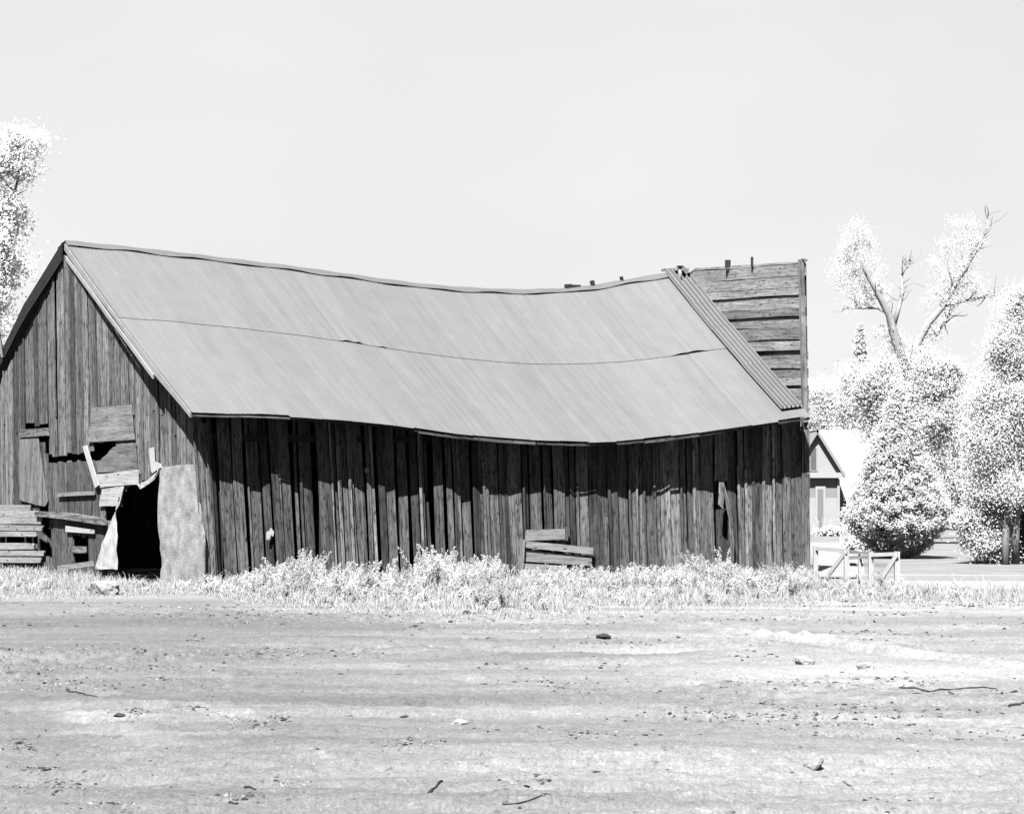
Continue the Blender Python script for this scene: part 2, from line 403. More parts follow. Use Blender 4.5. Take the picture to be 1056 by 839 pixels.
def roofp(s, t, lift=0):
    a, b = ridge_pt(s), eave_pt(s); p = a.lerp(b, t); p.z -= .06*math.sin(math.pi*t)
    return p+RNORM*lift
RNORM = (ridge_pt(.5)-eave_pt(.5)).cross(D); RNORM = (RNORM if RNORM.z > 0 else -RNORM).normalized()
def back_pt(s, t, lift=0):
    r = ridge_pt(s); e = eave_pt(s); v = V((r.x-e.x, r.y-e.y, 0)); q = r+v*1.02
    q = q+(-D*.22*(1-s)); q.z = e.z-.82
    p = r.lerp(q, t); p.z -= .05*math.sin(math.pi*t); return p+V((0, 0, lift))-D*.24*(1-s)*min(1, .25+t*3)
BRN = V((D.y, -D.x, 0))
base = V((0, 40, 0))
barn = thing('barn', 'weathered board barn with a sagging corrugated metal roof and square false front', 'barn', base)

def corr(name, pf, t0, t1, rows, lift, ncorr, per, parent, s0=0., s1=1., amp=.0016, crimp=False, slits=(), rag=0., laptop=0):
    """corrugated sheet over parameter s (along) and t (down the slope)"""
    nS = ncorr*per+1; ss = np.linspace(s0, s1, nS); ph = np.arange(nS)/per*2*math.pi
    sheetw = max(1, int(ncorr/ max(1, round((s1-s0)*21))))
    tintv = []; vs_ = []; uvv = []
    tl = {}
    L = (ridge_pt(1)-ridge_pt(0)).length
    jag = {}; am = [random.uniform(.2, 1.3) for _ in range(ncorr+1)]; ctint = [1+random.choice([0, 0, 0, 0, .01, -.015, .02, -.03, -.06])*(not crimp) for _ in range(ncorr+1)]
    for i, s in enumerate(ss):
        k = int(i/per/sheetw)
        if k not in tl: tl[k] = random.uniform(.955, 1.045); jag[k] = random.uniform(-rag, rag)
        a0 = pf(s, 0); a1 = pf(s, 1)
        for j in range(rows+1):
            tt = t0(s)+(t1(s)+ (jag[k] if True else 0) - t0(s))*j/rows
            sn = math.sin(ph[i]); p = pf(s, tt, lift+amp*(max(0, sn)**5 if crimp else sn*am[i//per]))
            if j >= rows-1:
                for (c, wd, hh) in slits:
                    p = p+RNORM*hh*math.exp(-((s-c)/wd)**2)*(1 if j == rows else .3)
            # hammered dents of the old sheets
            p = p+RNORM*.006*(float(vnoise(np.array(s*37.), np.array(tt*6.)))-.5)
            vs_.append(p); tintv.append(tl[k]*ctint[i//per]); uvv.append((tt*5.5, s*L))
    me = bpy.data.meshes.new(name); org = parent_world(parent)
    idx = np.arange(nS*(rows+1)).reshape(nS, rows+1)
    f = np.stack([idx[:-1, :-1], idx[:-1, 1:], idx[1:, 1:], idx[1:, :-1]], -1).reshape(-1, 4)
    va = np.array([tuple(p) for p in vs_])
    o = np_mesh(name, va, f, M['roof'], parent, np.array(tintv), True)
    uvl = o.data.uv_layers.new(name='UVMap'); uva = np.array(uvv)[f.ravel()]
    uvl.data.foreach_set('uv', uva.astype(np.float32).ravel())
    return o
lap = lambda s: .455+.075*s
roofo = corr('roof', roofp, lambda s: lap(s)-.03, lambda s: 1.0, 10, 0, 170, 8, barn, rag=.006)
up = corr('upper_sheets', roofp, lambda s: 0.0, lap, 8, .011, 170, 8, roofo, slits=[(.335, .008, .03), (.352, .006, .03), (.88, .012, .035), (.905, .016, .045), (.39, .006, .02)], rag=.002)
corr('far_slope', back_pt, lambda s: 0.0, lambda s: 1.0, 8, 0.0, 150, 4, roofo)
for k, (ta, tb) in enumerate(((0, .23), (.22, .42), (.41, .66), (.65, .95))):
    corr('verge_sheeting', roofp, lambda s, ta=ta: ta, lambda s, tb=tb: tb, 4, .075-.012*(k % 2), 5, 16, roofo, s0=.958, s1=.997, amp=.085, crimp=True)
# boards under the sheets
mb = MB(); n = 40
for (t0, t1) in [(i/10+.004, (i+1)/10-.004) for i in range(10)]:
    Lp = [roofp(.012+.976*i/n, t0, -.035) for i in range(n+1)]; Rp = [roofp(.012+.976*i/n, min(t1, .985), -.035) for i in range(n+1)]
    mb.strip(Lp, Rp, RNORM*.025)
for (t0, t1) in [(i/8+.004, (i+1)/8-.004) for i in range(8)]:
    Lp = [back_pt(.02+.97*i/n, t0, -.04) for i in range(n+1)]; Rp = [back_pt(.02+.97*i/n, t1, -.04) for i in range(n+1)]
    mb.strip(Lp, Rp, V((0, 0, .025)))
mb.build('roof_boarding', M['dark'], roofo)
for k in range(15):                                            # rafters with tails under the eave
    s = .02+.96*k/14; m1 = MB()
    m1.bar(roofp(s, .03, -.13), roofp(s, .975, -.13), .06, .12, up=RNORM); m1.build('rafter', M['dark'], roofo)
# ragged fascia strips along the eave
s = .0
while s < .995:
    e = min(1.0, s+random.uniform(.11, .2)); m1 = MB(); q = 6; j0 = random.uniform(-.012, .012); j1 = random.uniform(-.012, .012)
    top = []; bot = []
    hgt = random.uniform(.03, .055)
    for i in range(q+1):
        ss = s+(e-s)*i/q; p = eave_pt(ss)-N*.03; p.z -= .032+j0+(j1-j0)*i/q
        top.append(p); bot.append(p-V((0, 0, hgt)))
    m1.strip(top, bot, N*.022, random.uniform(.35, .9)); m1.build('fascia_board', M['gable'], roofo); s = e+.002
# ridge cap
m1 = MB(); q = 60
Lp = [ridge_pt(.985*i/q)+V((0, 0, .045+.008*math.sin(i*1.7))) for i in range(q+1)]
Rp = [roofp(.985*i/q, .028+.004*math.sin(i*.9), .045+.012*math.sin(i*1.3)) for i in range(q+1)]
m1.strip(Lp, Rp, RNORM*.006, .78)
Rp = [back_pt(.985*i/q, .03, .04) for i in range(q+1)]
m1.strip(Lp, Rp, V((0, 0, .006)), .9)
m1.build('ridge_cap', M['roof'], roofo)
for (px_, h_, w_) in ((586, .09, .16), (611, .12, .08), (592, .06, .3), (641, .10, .05)):   # bits of board left standing on the ridge
    s = (px_-67)/(709-67); s = s*1.0
    p, _ = on_line(px_, GC, RC-GC); p.z = EYE+(HOR-interp(px_, RIDGE))/F*p.y+.03
    m1 = MB(); m1.bar(p-D*w_/2+V((0, 0, h_*.4)), p+D*w_/2+V((0, 0, h_*.55)), .08, h_); m1.build('ridge_block', M['dark'], roofo)
# rakes at the left gable: pale verge board along the near slope, dark one along the far slope, also standing for shade under the rake
m1 = MB(); q = 14
Lp = [roofp(.0, .0+ .985*i/q, -.028)-D*.012 for i in range(q+1)]
Rp = [p-V((0, 0, .13+.03*math.sin(i*.8))) for i, p in enumerate(Lp)]
m1.strip(Lp, Rp, GN*.03, 1.35); m1.build('verge_board', M['trim'], roofo)
m1 = MB()
a = roofp(0, .03, -.2)+GN*.05; b = roofp(0, .74, -.16)+GN*.06
Lp = [a.lerp(b, i/8) for i in range(9)]; Rp = [p-V((0, 0, .09)) for p in Lp]
m1.strip(Lp, Rp, GN*.03, 1.5); m1.build('barge_board', M['trim'], roofo)
m1 = MB()
Lp = [back_pt(0, i/q, -.02)-D*.01 for i in range(q+1)]; Rp = [p-V((0, 0, .36-.2*i/q)) for i, p in enumerate(Lp)]
m1.strip(Lp, Rp, GN*.03, .6); m1.build('verge_board', M['dark'], roofo)
a = back_pt(0, .42, .0)+GN*.06; m1 = MB(); m1.bar(a+V((.03, 0, -.25)), a+V((-.05, 0, .28)), .05, .09); m1.build('loose_board', M['trim'], roofo)

# gable plane helpers
def gpt(px, py, off=0):
    p, t = on_line(px, A, GD); p.z = EYE+(HOR-py)/F*p.y; return p+GN*off
def wpt(px, py, off=0):
    p, t = on_line(px, A, D); p.z = EYE+(HOR-py)/F*p.y; return p+N*off
def gable_top(t):                       # roof underside above gable point A+GD*t
    Lh = (GC-A).length
    if t <= Lh:
        q = t/Lh; a = eave_pt(0).z+ .30; b = ridge_pt(0).z; return a+(b-a)*q-.15-.06*math.sin(math.pi*q)
    q = (t-Lh)/Lh; a = ridge_pt(0).z; b = eave_pt(0).z-.82+.20; return a+(b-a)*q-.25
def inside_iv(poly, x):                 # vertical intervals of a polygon (px) in column x
    ys = []
    for i in range(len(poly)):
        (x0, y0), (x1, y1) = poly[i], poly[(i+1) % len(poly)]
        if (x0 <= x < x1) or (x1 <= x < x0): ys.append(y0+(y1-y0)*(x-x0)/(x1-x0))
    ys.sort(); return list(zip(ys[::2], ys[1::2]))
DOOR = [(134, 499), (146, 497), (166, 486), (170, 486), (170, 615), (120, 615), (122, 530), (128, 505)]
HOLES = [DOOR,
         [(50, 470), (94, 466), (118, 455), (118, 474), (96, 474), (50, 477)],
         [(26, 437), (51, 437), (53, 480), (44, 455), (43, 443), (26, 442)],
         [(96, 455), (119, 455), (119, 470), (100, 478)],
         [(40, 520), (53, 520), (55, 575), (38, 572)], [(76, 552), (92, 552), (92, 582), (76, 582)],
         [(78, 512), (86, 512), (86, 530), (78, 530)], [(106, 520), (124, 520), (124, 534), (108, 536)],
         [(0, 553), (40, 553), (40, 560), (0, 560)]]
def gable_wall():
    mb = MB(); Lt = (A2-A).length; t = .0
    while t < Lt-.03:
        wd = min(random.choice([.14, .17, .2, .22, .25]), Lt-t); off = random.uniform(0, .03)
        tint = random.choice([.45, .7, .9, 1, 1.1, 1.3, 1.5])
        lean = .035+random.uniform(-.008, .008)
        tc_ = t+wd/2; pc = A+GD*tc_; px = CX+F*pc.x/pc.y
        ztop0, ztop1 = gable_top(t+.12), gable_top(min(Lt, t+wd+.12)); zmid = (ztop0+ztop1)/2
        cuts = []
        for h in HOLES:
            for y0, y1 in inside_iv(h, px-1):
                cuts.append((EYE+(HOR-y1)/F*pc.y, EYE+(HOR-y0)/F*pc.y))
        # join between upper and lower lengths of board
        zc = 2.4+random.uniform(-.03, .03)
        cuts.sort(); seg = []; z = -.05
        for c0, c1 in cuts:
            if c0 > z: seg.append((z, c0))
            z = max(z, c1)
        seg.append((z, None))
        for z0, z1 in seg:
            zt0, zt1 = (ztop0, ztop1) if z1 is None else (z1+random.uniform(-.04, .02),)*2
            if z0 > 0: z0 += random.uniform(-.05, .03)
            if zt0-z0 < .08: continue
            def pt(tt, z): return A+GD*(tt+lean*(z-1.2))+V((0, 0, z))+GN*off
            g = random.choice([.004, .008, .014, .02])
            zs = [z0, z0+(zt0-z0)*.35, z0+(zt0-z0)*.7, None]
            j = [random.uniform(-.006, .006) for _ in range(4)]
            Lp = [pt(t+g+jj, zt0 if z is None else z) for z, jj in zip(zs, j)]; Rp = [pt(t+wd-g-random.uniform(0, .012)+jj*.5, zt1 if z is None else z) for z, jj in zip(zs, j)]
            if t < .6: Lp[0].x += 0
            mb.strip(Lp, Rp, GN*.024, tint*random.uniform(.92, 1.08))
        if random.random() < .3 and zmid > 3:   # battens still nailed over some joints
            z0 = random.uniform(2.8, 3.4)
            pt = lambda tt, z: A+GD*(tt+lean*(z-1.2))+V((0, 0, z))+GN*(off+.022)
            if gable_top(t)-.12 > z0+.3: mb.strip([pt(t-.025, z0), pt(t-.025, gable_top(t)-.03)], [pt(t+.03, z0), pt(t+.03, gable_top(t)-.03)], GN*.02, tint*1.1)
        t += wd
    return mb.build('gable_wall', M['gable'], barn)
gw = gable_wall()

def gpatch(name, poly, off, m, th=.02, grain=None, tint=1, parent=barn):
    m1 = MB(); pts = [gpt(x, y, off) for x, y in poly]
    m1.poly_slab(pts, GN*th, GD if grain is None else grain, tint); return m1.build(name, m, parent)
def rough_poly(poly, n=4, j=.7):
    out = []
    for i in range(len(poly)):
        (x0, y0), (x1, y1) = poly[i], poly[(i+1) % len(poly)]
        for k in range(n):
            f = k/n; q = 0 if k == 0 else j
            out.append((x0+(x1-x0)*f+random.uniform(-q, q), y0+(y1-y0)*f+random.uniform(-q, q)))
    return out
ZU = V((0, 0, 1))
gpatch('patch_panel', rough_poly([(97, 420), (138, 417), (141, 453), (93, 456)], 4, .5), .055, M['ply'], tint=1.05)
gpatch('patch_panel', rough_poly([(119, 461), (128, 457), (142, 457), (144, 485), (103, 487), (101, 477), (108, 472)], 3, .6), .05, M['ply'], tint=.85)
gpatch('patch_board', rough_poly([(103, 489), (146, 484), (146, 499), (133, 500), (105, 503)], 3, .4), .07, M['pale'], tint=1.6)
gpatch('patch_board', rough_poly([(108, 504), (131, 501), (126, 521), (105, 522)], 3, .4), .065, M['pale'], tint=1.6)
gpatch('leaning_lath', [(90, 460), (94, 459), (107, 500), (103, 503)], .11, M['white'], grain=ZU, tint=1.0)
gpatch('shutter', rough_poly([(23, 453), (42, 452), (52, 517), (49, 522), (36, 519), (23, 515)], 3, .5), .07, M['ply'], grain=ZU, tint=.9)
gpatch('lintel_board', [(22, 443), (51, 441), (52, 449), (23, 451)], .06, M['gable'], .04, tint=1.1)
m1 = MB()
for i in range(5):
    x0 = 50+i*9.3; m1.poly_slab([gpt(x0+.3, 477-.3*i, .02), gpt(x0+8.8, 477-.3*i, .02), gpt(x0+9.8, 545+random.uniform(-6, 3), .02), gpt(x0+1.4, 545, .02)], GN*.03, ZU, random.uniform(.6, 1.0))
m1.build('hatch_door', M['wall'], barn)
m1 = MB()
for i, (x0, x1, y0, y1) in enumerate([(54, 63, 545, 578), (63.5, 76, 545, 582), (92, 98, 548, 584), (98.5, 108, 536, 584)]):
    m1 = MB(); m1.poly_slab([gpt(x0, y0, .03), gpt(x1, y0, .03), gpt(x1+1.5, y1+8, .03), gpt(x0+1.5, y1+8, .03)], GN*.03, ZU, random.uniform(.6, .95))
    m1.build('hatch_board', M['wall'], barn)
gpatch('batten', [(63, 508), (101, 506), (101, 510), (63, 512)], .09, M['pale'], .03)
gpatch('fallen_beam', rough_poly([(43, 527), (72, 528), (112, 534), (113, 541), (72, 535), (43, 532)], 2, .3), .16, M['gable'], .1, tint=1.35)
gpatch('patch_board', [(72, 542), (101, 546), (101, 550), (72, 548)], .10, M['white'], .03)
gpatch('patch_board', [(77, 563), (91, 563), (91, 570), (77, 570)], .06, M['gable'], .03, tint=1.4)
gpatch('patch_board', [(68, 583), (104, 578), (105, 583), (69, 588)], .2, M['pale'], .03)
for (y0, y1, x0, x1) in [(520, 526, 1, 36), (526.5, 533, 2, 44), (533.5, 540, 2, 47), (540.5, 547, 2, 48), (547.5, 553, 2, 42)]:
    gpatch('crib_board', rough_poly([(x0-30, y0), (x1, y0+random.uniform(-.5, 1)), (x1-1, y1), (x0-30, y1)], 3, .3), .09, M['pale'], .03, tint=random.uniform(.95, 1.4))
for (y0, y1, x0, x1) in [(559, 566, 6, 40), (566.5, 573, 5, 50), (573.5, 580, 5, 47)]:
    gpatch('crib_board', rough_poly([(x0-34, y0), (x1, y0+1), (x1-1, y1), (x0-34, y1)], 3, .3), .10, M['pale'], .03, tint=random.uniform(.95, 1.4))
gpatch('crib_post', [(0, 553), (3, 553), (4, 585), (1, 585)], .14, M['white'], .05, grain=ZU)
# sheet beside the doorway, and torn canvas round it
gpatch('sheet_panel', rough_poly([(167, 481), (205, 479), (208, 520), (213, 560), (213, 610), (168, 606), (169, 575), (165, 540)], 4, .9), .05, M['tarpaper'], .03, grain=ZU)
def canvas(poly, off, tint=1, name='torn_canvas'):
    m1 = MB(); m1.poly_slab([gpt(x, y, off+random.uniform(0, .035)) for x, y in rough_poly(poly, 4, .7)], GN*.012, ZU, tint); return m1.build(name, M['canvas'], barn)
canvas([(126, 520), (129, 512), (125, 531), (126, 560), (127, 587), (104, 586), (107, 572), (116, 548)], .10, 1.2)
canvas([(146, 500), (152, 497), (165, 487), (168, 484), (166, 491), (158, 499), (150, 504)], .08, 1.1)
gpatch('door_stop', [(158, 462), (161, 461), (162, 476), (168, 478), (169, 482), (160, 488)], .07, M['white'], .03, grain=ZU)
gpatch('hanging_lath', [(156, 462), (158, 462), (160, 486), (158, 486)], .05, M['white'], .02, grain=ZU)

# long wall
def side_wall():
    mb = MB(); Lt = (B-A).length; t = .02
    lap_c, lap_r = None, None
    while t < Lt-.06:
        fr = t/Lt
        if fr < .36: wd = random.choice([.06, .09, .13, .17, .2, .24]); gap = random.choice([.004, .01, .02, .03, .05, .07, .09])
        elif fr < .6: wd = random.choice([.08, .12, .17, .22, .25]); gap = random.choice([.003, .008, .02, .04, .07])
        else: wd = random.choice([.10, .14, .18, .22, .25]); gap = random.choice([.004, .006, .012, .02])
        pc = A+D*(t+wd/2); px = CX+F*pc.x/pc.y
        off = random.uniform(-.005, .02) if fr > .4 else random.choice([-.12, -.07, -.03, 0, .02, .05])
        off += .10*math.sin(math.pi*min(1, max(0, (fr-.25)/.6)))            # wall bulges under the sag
        e = (pc-E0).dot(D)/(E1-E0).length; ztop = eave_pt(min(1, max(0, e))).z+.16
        tint = random.choice([.5, .7, .9, 1.0, 1.15, 1.4])*(1+1.3*max(0, fr-.5))  # last factor paints lens flare: boards get paler towards the right
        lean = .05*(1-fr)+.012+random.uniform(-.010, .010); tw = random.uniform(-.03, .03)
        if abs(px-742) < 14: gap = .004
        def pt(tt, z, o): return A+D*(tt-lean*(z-.6))+V((0, 0, z))+N*(off+o)
        z0 = 1.98 if 737 < px < 753 else -.03; zs = [z0, z0+(ztop-z0)*.3, z0+(ztop-z0)*.55, z0+(ztop-z0)*.8, ztop]; bow = random.uniform(-.035, .035)
        if 475 < px < 492 or 300 < px < 312: zs[-1] = ztop
        Lp = [pt(t+bow*math.sin(math.pi*i/4)*.4, z, tw+bow*math.sin(math.pi*i/4)) for i, z in enumerate(zs)]
        Rp = [pt(t+wd+bow*math.sin(math.pi*i/4)*.4, z, -tw+bow*math.sin(math.pi*i/4)) for i, z in enumerate(zs)]
        mb.strip(Lp, Rp, N*.025, tint)
        if z0 < 0 and not 734 < px < 765 and random.random() < (.6 if fr < .7 else .5):                      # battens over joints, often broken off at the top
            bt = random.choice([ztop, ztop, random.uniform(1.9, 2.5)]); bw_ = random.uniform(.03, .06)
            Lp = [pt(t-bw_/2, z, .03+abs(tw)) for z in (z0, 1.2, bt)]; Rp = [pt(t+bw_/2, z, .03+abs(tw)) for z in (z0, 1.2, bt)]
            mb.strip(Lp, Rp, N*.025, tint*random.choice([.8, 1.2, 1.6]))
        t += wd+gap
    return mb.build('side_wall', M['wall'], barn)
side_wall()
def wpatch(name, poly, off, m, th=.02, grain=None, tint=1):
    m1 = MB(); m1.poly_slab([wpt(x, y, off) for x, y in poly], N*th, D if grain is None else grain, tint); return m1.build(name, m, barn)
# corner boards, added dark backing that puts shade in the gap, peeling board
m1 = MB()
for x0, x1, xb0, xb1, of in ((203, 208, 211, 217, .06), (208.5, 213, 218, 223, .05)):
    m1.strip([wpt(x0, 436, of), wpt((x0+xb0)/2, 520, of), wpt(xb0, 606, of)], [wpt(x1, 436, of), wpt((x1+xb1)/2, 520, of), wpt(xb1, 606, of)], N*.03, 1.3)
m1.build('corner_board', M['wall'], barn)
m1 = MB()
L_ = [(739, 497), (744, 515), (748, 535), (750, 560), (749, 598)]
m1.strip([wpt(x, y, .16) for x, y in L_], [wpt(x+4.5, y, .12) for x, y in L_], N*.02, 1.9); m1.build('peeling_board', M['wall'], barn)
m1 = MB(); m1.poly_slab([wpt(732, 495, -.22), wpt(762, 495, -.22), wpt(762, 600, -.22), wpt(732, 600, -.22)], N*.02, ZU, .5); m1.build('gap_shade_backing', M['wall'], barn)
wpatch('peeling_board', [(738, 497), (743, 499), (742, 525), (737, 520)], .17, M['wall'], grain=ZU, tint=1.8)
m1 = MB(); p = B-D*.07+N*.05; m1.strip([p+ZU*z for z in (0, 1.5, 3.05)], [p+D*.11+ZU*z for z in (0, 1.5, 3.05)], N*.06, 1.3); m1.build('corner_board', M['wall'], barn)
# board hatch low in the long wall
wpatch('hatch_board', [(539, 546), (579, 545), (580, 556), (538, 557)], .20, M['pale'], .03, tint=1.0)
wpatch('hatch_board', [(535, 557), (607, 564), (606, 571), (535, 564)], .25, M['pale'], .05, tint=1.2)
wpatch('hatch_board', [(534, 566), (606, 574), (606, 583), (533, 578)], .20, M['pale'], .03, tint=.95)
wpatch('hatch_board', [(533, 580), (580, 583), (578, 592), (532, 590)], .24, M['pale'], .03, tint=1.1)
wpatch('hatch_stile', [(534, 556), (536.5, 556), (534, 592), (531.5, 592)], .28, M['pale'], .04, grain=ZU, tint=.9)
wpatch('hatch_stile', [(578.5, 543), (581, 543), (581, 557), (578.5, 557)], .24, M['wall'], .04, grain=ZU, tint=.9)
wpatch('nailed_stake', [(617, 534), (622, 533), (624, 590), (619, 592)], .24, M['wall'], .04, grain=ZU, tint=1.5)
wpatch('pale_scrap', [(274, 549), (277, 546), (279, 544), (282, 548), (281, 553), (279, 551), (277, 556), (274, 556)], .05, M['white'], .01)
wpatch('pale_scrap', [(374, 483), (378, 482), (379, 487), (375, 488)], .12, M['pale'], .02)

# far walls, lining posts and floor
def back_walls():
    m1 = MB(); L3 = (B2-A2).length; d3 = (B2-A2).normalized(); n3 = V((-d3.y, d3.x, 0)); t = 0
    while t < L3-.1:
        wd = .25; s = t/L3; z = back_pt(min(1, s), .90).z+.02
        p = A2+d3*t; m1.poly_slab([p, p+V((0, 0, z)), p+d3*(wd-.002)+V((0, 0, z)), p+d3*(wd-.002)], n3*.024, ZU, random.uniform(.7, 1.2)); t += wd
    return m1.build('rear_wall', M['wall'], barn)
back_walls()
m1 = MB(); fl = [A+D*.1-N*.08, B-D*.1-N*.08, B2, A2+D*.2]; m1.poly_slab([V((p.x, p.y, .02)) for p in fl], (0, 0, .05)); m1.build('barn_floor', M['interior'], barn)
for z in (2.75,):
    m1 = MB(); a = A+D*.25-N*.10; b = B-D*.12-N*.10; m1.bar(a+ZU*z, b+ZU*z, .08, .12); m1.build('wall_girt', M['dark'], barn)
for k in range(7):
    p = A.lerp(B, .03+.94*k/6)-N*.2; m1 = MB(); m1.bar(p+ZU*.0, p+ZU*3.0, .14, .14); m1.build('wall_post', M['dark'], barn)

# square false front at the road end: horizontal boards seen from behind, standing above the roof
def fpt(px, py, off=0):
    p, t = on_line(px, B, RD); p.z = EYE+(HOR-py)/F*p.y; return p-RN*off
def zt_front(t):                     # height of the parapet top along RD
    p = B+RD*t; px = CX+F*p.x/p.y; py = interp(px, [(600, 284), (714, 277), (826, 270)]); zz = EYE+(HOR-py)/F*p.y; Lr = (RC-B).length
    if t > Lr*.96: zz = min(zz, ridge_pt(1).z-.05-(t-Lr*.96)*.62)
    return zz
ff = MB(); Lf = (B2-B).length
nb = 34; zb = [0]
while zb[-1] < 7.3: zb.append(zb[-1]+random.choice([.16, .19, .22, .24, .27]))
for i in range(len(zb)-1):
    if zb[i] > zt_front(.05): break
    off = random.uniform(-.03, .03); q = 16; Lp = []; Rp = []
    dr0 = random.uniform(-.012, .012); wob = random.uniform(-.015, .015)
    for k in range(q+1):
        t = -.03+(Lf)*k/q; sl = (zt_front(t)-zt_front(0))
        p = B+RD*t+RN*(.02+off)-D*.0
        lean = -.0118*0
        zz0 = zb[i]+sl*(zb[i]/7)+wob*math.sin(k*.9); zz1 = min(zb[i+1]-random.choice([.004, .008, .012, .02]), 9)+sl*(zb[i+1]/7)+wob*math.sin(k*.9+.3)+dr0
        zz1 = min(zz1, zt_front(t)); zz0 = min(zz0, zt_front(t)-.02)
        sh = D*(-.10*max(0, (zz1-3))/3.5)
        Lp.append(p+sh+V((0, 0, zz0))); Rp.append(p+sh+V((0, 0, zz1)))
    ff.strip(Lp, Rp, -RN*.025, random.choice([.7, .85, 1, 1.1, 1.2]))
falsef = ff.build('false_front', M['front'], barn)
m1 = MB(); Lp = []; Rp = []
for k in range(17):
    t = .02+(Lf-.04)*k/16; p = B+RD*t+RN*.085; Lp.append(p); Rp.append(p+D*(-.10*max(0, zt_front(t)-3)/3.5)+ZU*(zt_front(t)-.06))
m1.strip(Lp, Rp, -RN*.02); m1.build('lap_shadow_backing', M['dark'], falsef)  # added dark backing; its strips between boards stand for lap shadows
m1 = MB(); z0_, z1_ = 3.25, zt_front(0)+.04
p0 = B+RD*-.06; sh = lambda z: D*(-.10*max(0, z-3)/3.5)
m1.strip([p0+D*.0+sh(z)+ZU*z for z in (3.2, 4, 5, z1_)], [p0+RD*.09+D*.0+sh(z)+ZU*z for z in (3.2, 4, 5, z1_)], D*.09, .7)
m1.build('end_post', M['front'], falsef)
m1 = MB(); p = p0+sh(z1_)+ZU*(z1_+.01); m1.bar(p-D*.05, p+D*.07-ZU*.03, .08, .03); m1.build('cap_block', M['front'], falsef)
for px_, hh, ww in ((755, .13, .12), (780, .16, .05)):
    q_, t_ = on_line(px_, B, RD); m1 = MB(); pz = q_+ZU*zt_front(t_)+sh(zt_front(t_))
    m1.bar(pz-ZU*.04, pz+ZU*hh, ww, .07); m1.build('cap_block', M['dark'], falsef)
m1 = MB(); a = fpt(716, 278, .12)+sh(6.8); b = fpt(695, 279, .12)+sh(6.8); m1.bar(a, b, .2, .06); m1.build('cap_block', M['front'], falsef)
vp = MB(); p = roofp(.972, .07, .04); vp.tube([p, p+ZU*.33], [.045, .045], 10, 1.6); vpo = vp.build('vent_pipe', M['trim'], roofo, True)
vp = MB(); vp.tube([p+ZU*.335, p+ZU*.36], [.09, .07], 10); vp.build('pipe_cap', M['dark'], vpo, False)

# ------------------------------------------------------------ vegetation
def leaf_quads(cent, size, bias=1.9, elong=1.6, down=0.):
    n = len(cent); nr = rng.normal(size=(n, 3))*.75+np.array(to_sun)*bias*.75+np.array([0, -.35, .1])*bias; nr /= np.linalg.norm(nr, axis=1)[:, None]
    a = rng.normal(size=(n, 3)); a[:, 2] = a[:, 2]*(1-down)-down*2
    a -= nr*(a*nr).sum(1)[:, None]; a /= np.linalg.norm(a, axis=1)[:, None]
    b = np.cross(nr, a); s = size*rng.uniform(.6, 1.4, n)[:, None]
    v = np.stack([cent-a*s*elong/2, cent+b*s/2-a*s*.1, cent+a*s*elong/2, cent-b*s/2-a*s*.1], 1).reshape(-1, 3)
    return v, np.arange(4*n).reshape(-1, 4)
def crown(ell, nclump, nleaf, size, clump_r, elong=1.6, down=0, fill=.55):
    """ell: list of (centre, (rx,ry,rz)); leaves gathered in clumps mostly near the surface"""
    sub = []
    for c, rr_ in ell:
        sub.append((c, tuple(q*.66 for q in rr_)))
        for _ in range(6):
            d = rng.normal(size=3); d /= np.linalg.norm(d); g_ = rng.uniform(.28, .5)
            sub.append((tuple(np.array(c)+d*np.array(rr_)*rng.uniform(.55, .88)), tuple(q*g_ for q in rr_)))
    ell = sub; nclump = int(nclump*.6); nleaf = int(nleaf*1.7); clump_r *= 1.15
    vol = np.array([e[1][0]*e[1][1]*e[1][2] for e in ell])**.67; pr = vol/vol.sum(); C = []; T = []
    for i in rng.choice(len(ell), nclump, p=pr):
        c, r = ell[i]; d = rng.normal(size=3); d /= np.linalg.norm(d)
        rad = fill+(1-fill)*rng.random()**.5 if rng.random() < .8 else rng.random()
        cc = np.array(c)+d*np.array(r)*rad*rng.uniform(.85, 1.12)
        k = int(nleaf*rng.uniform(.5, 1.5)); sp = clump_r*rng.uniform(.5, 1.3)
        pts = cc+rng.normal(size=(k, 3))*sp*np.array([1, 1, .8])
        C.append(pts); T.append(np.full(k, rng.uniform(.62, 1.2)))
    C = np.concatenate(C); T = np.concatenate(T)*rng.uniform(.85, 1.15, len(C))
    keep = C[:, 2] > .05; C = C[keep]; T = T[keep]
    v, f = leaf_quads(C, size, elong=elong, down=down); return v, f, np.repeat(T, 4)
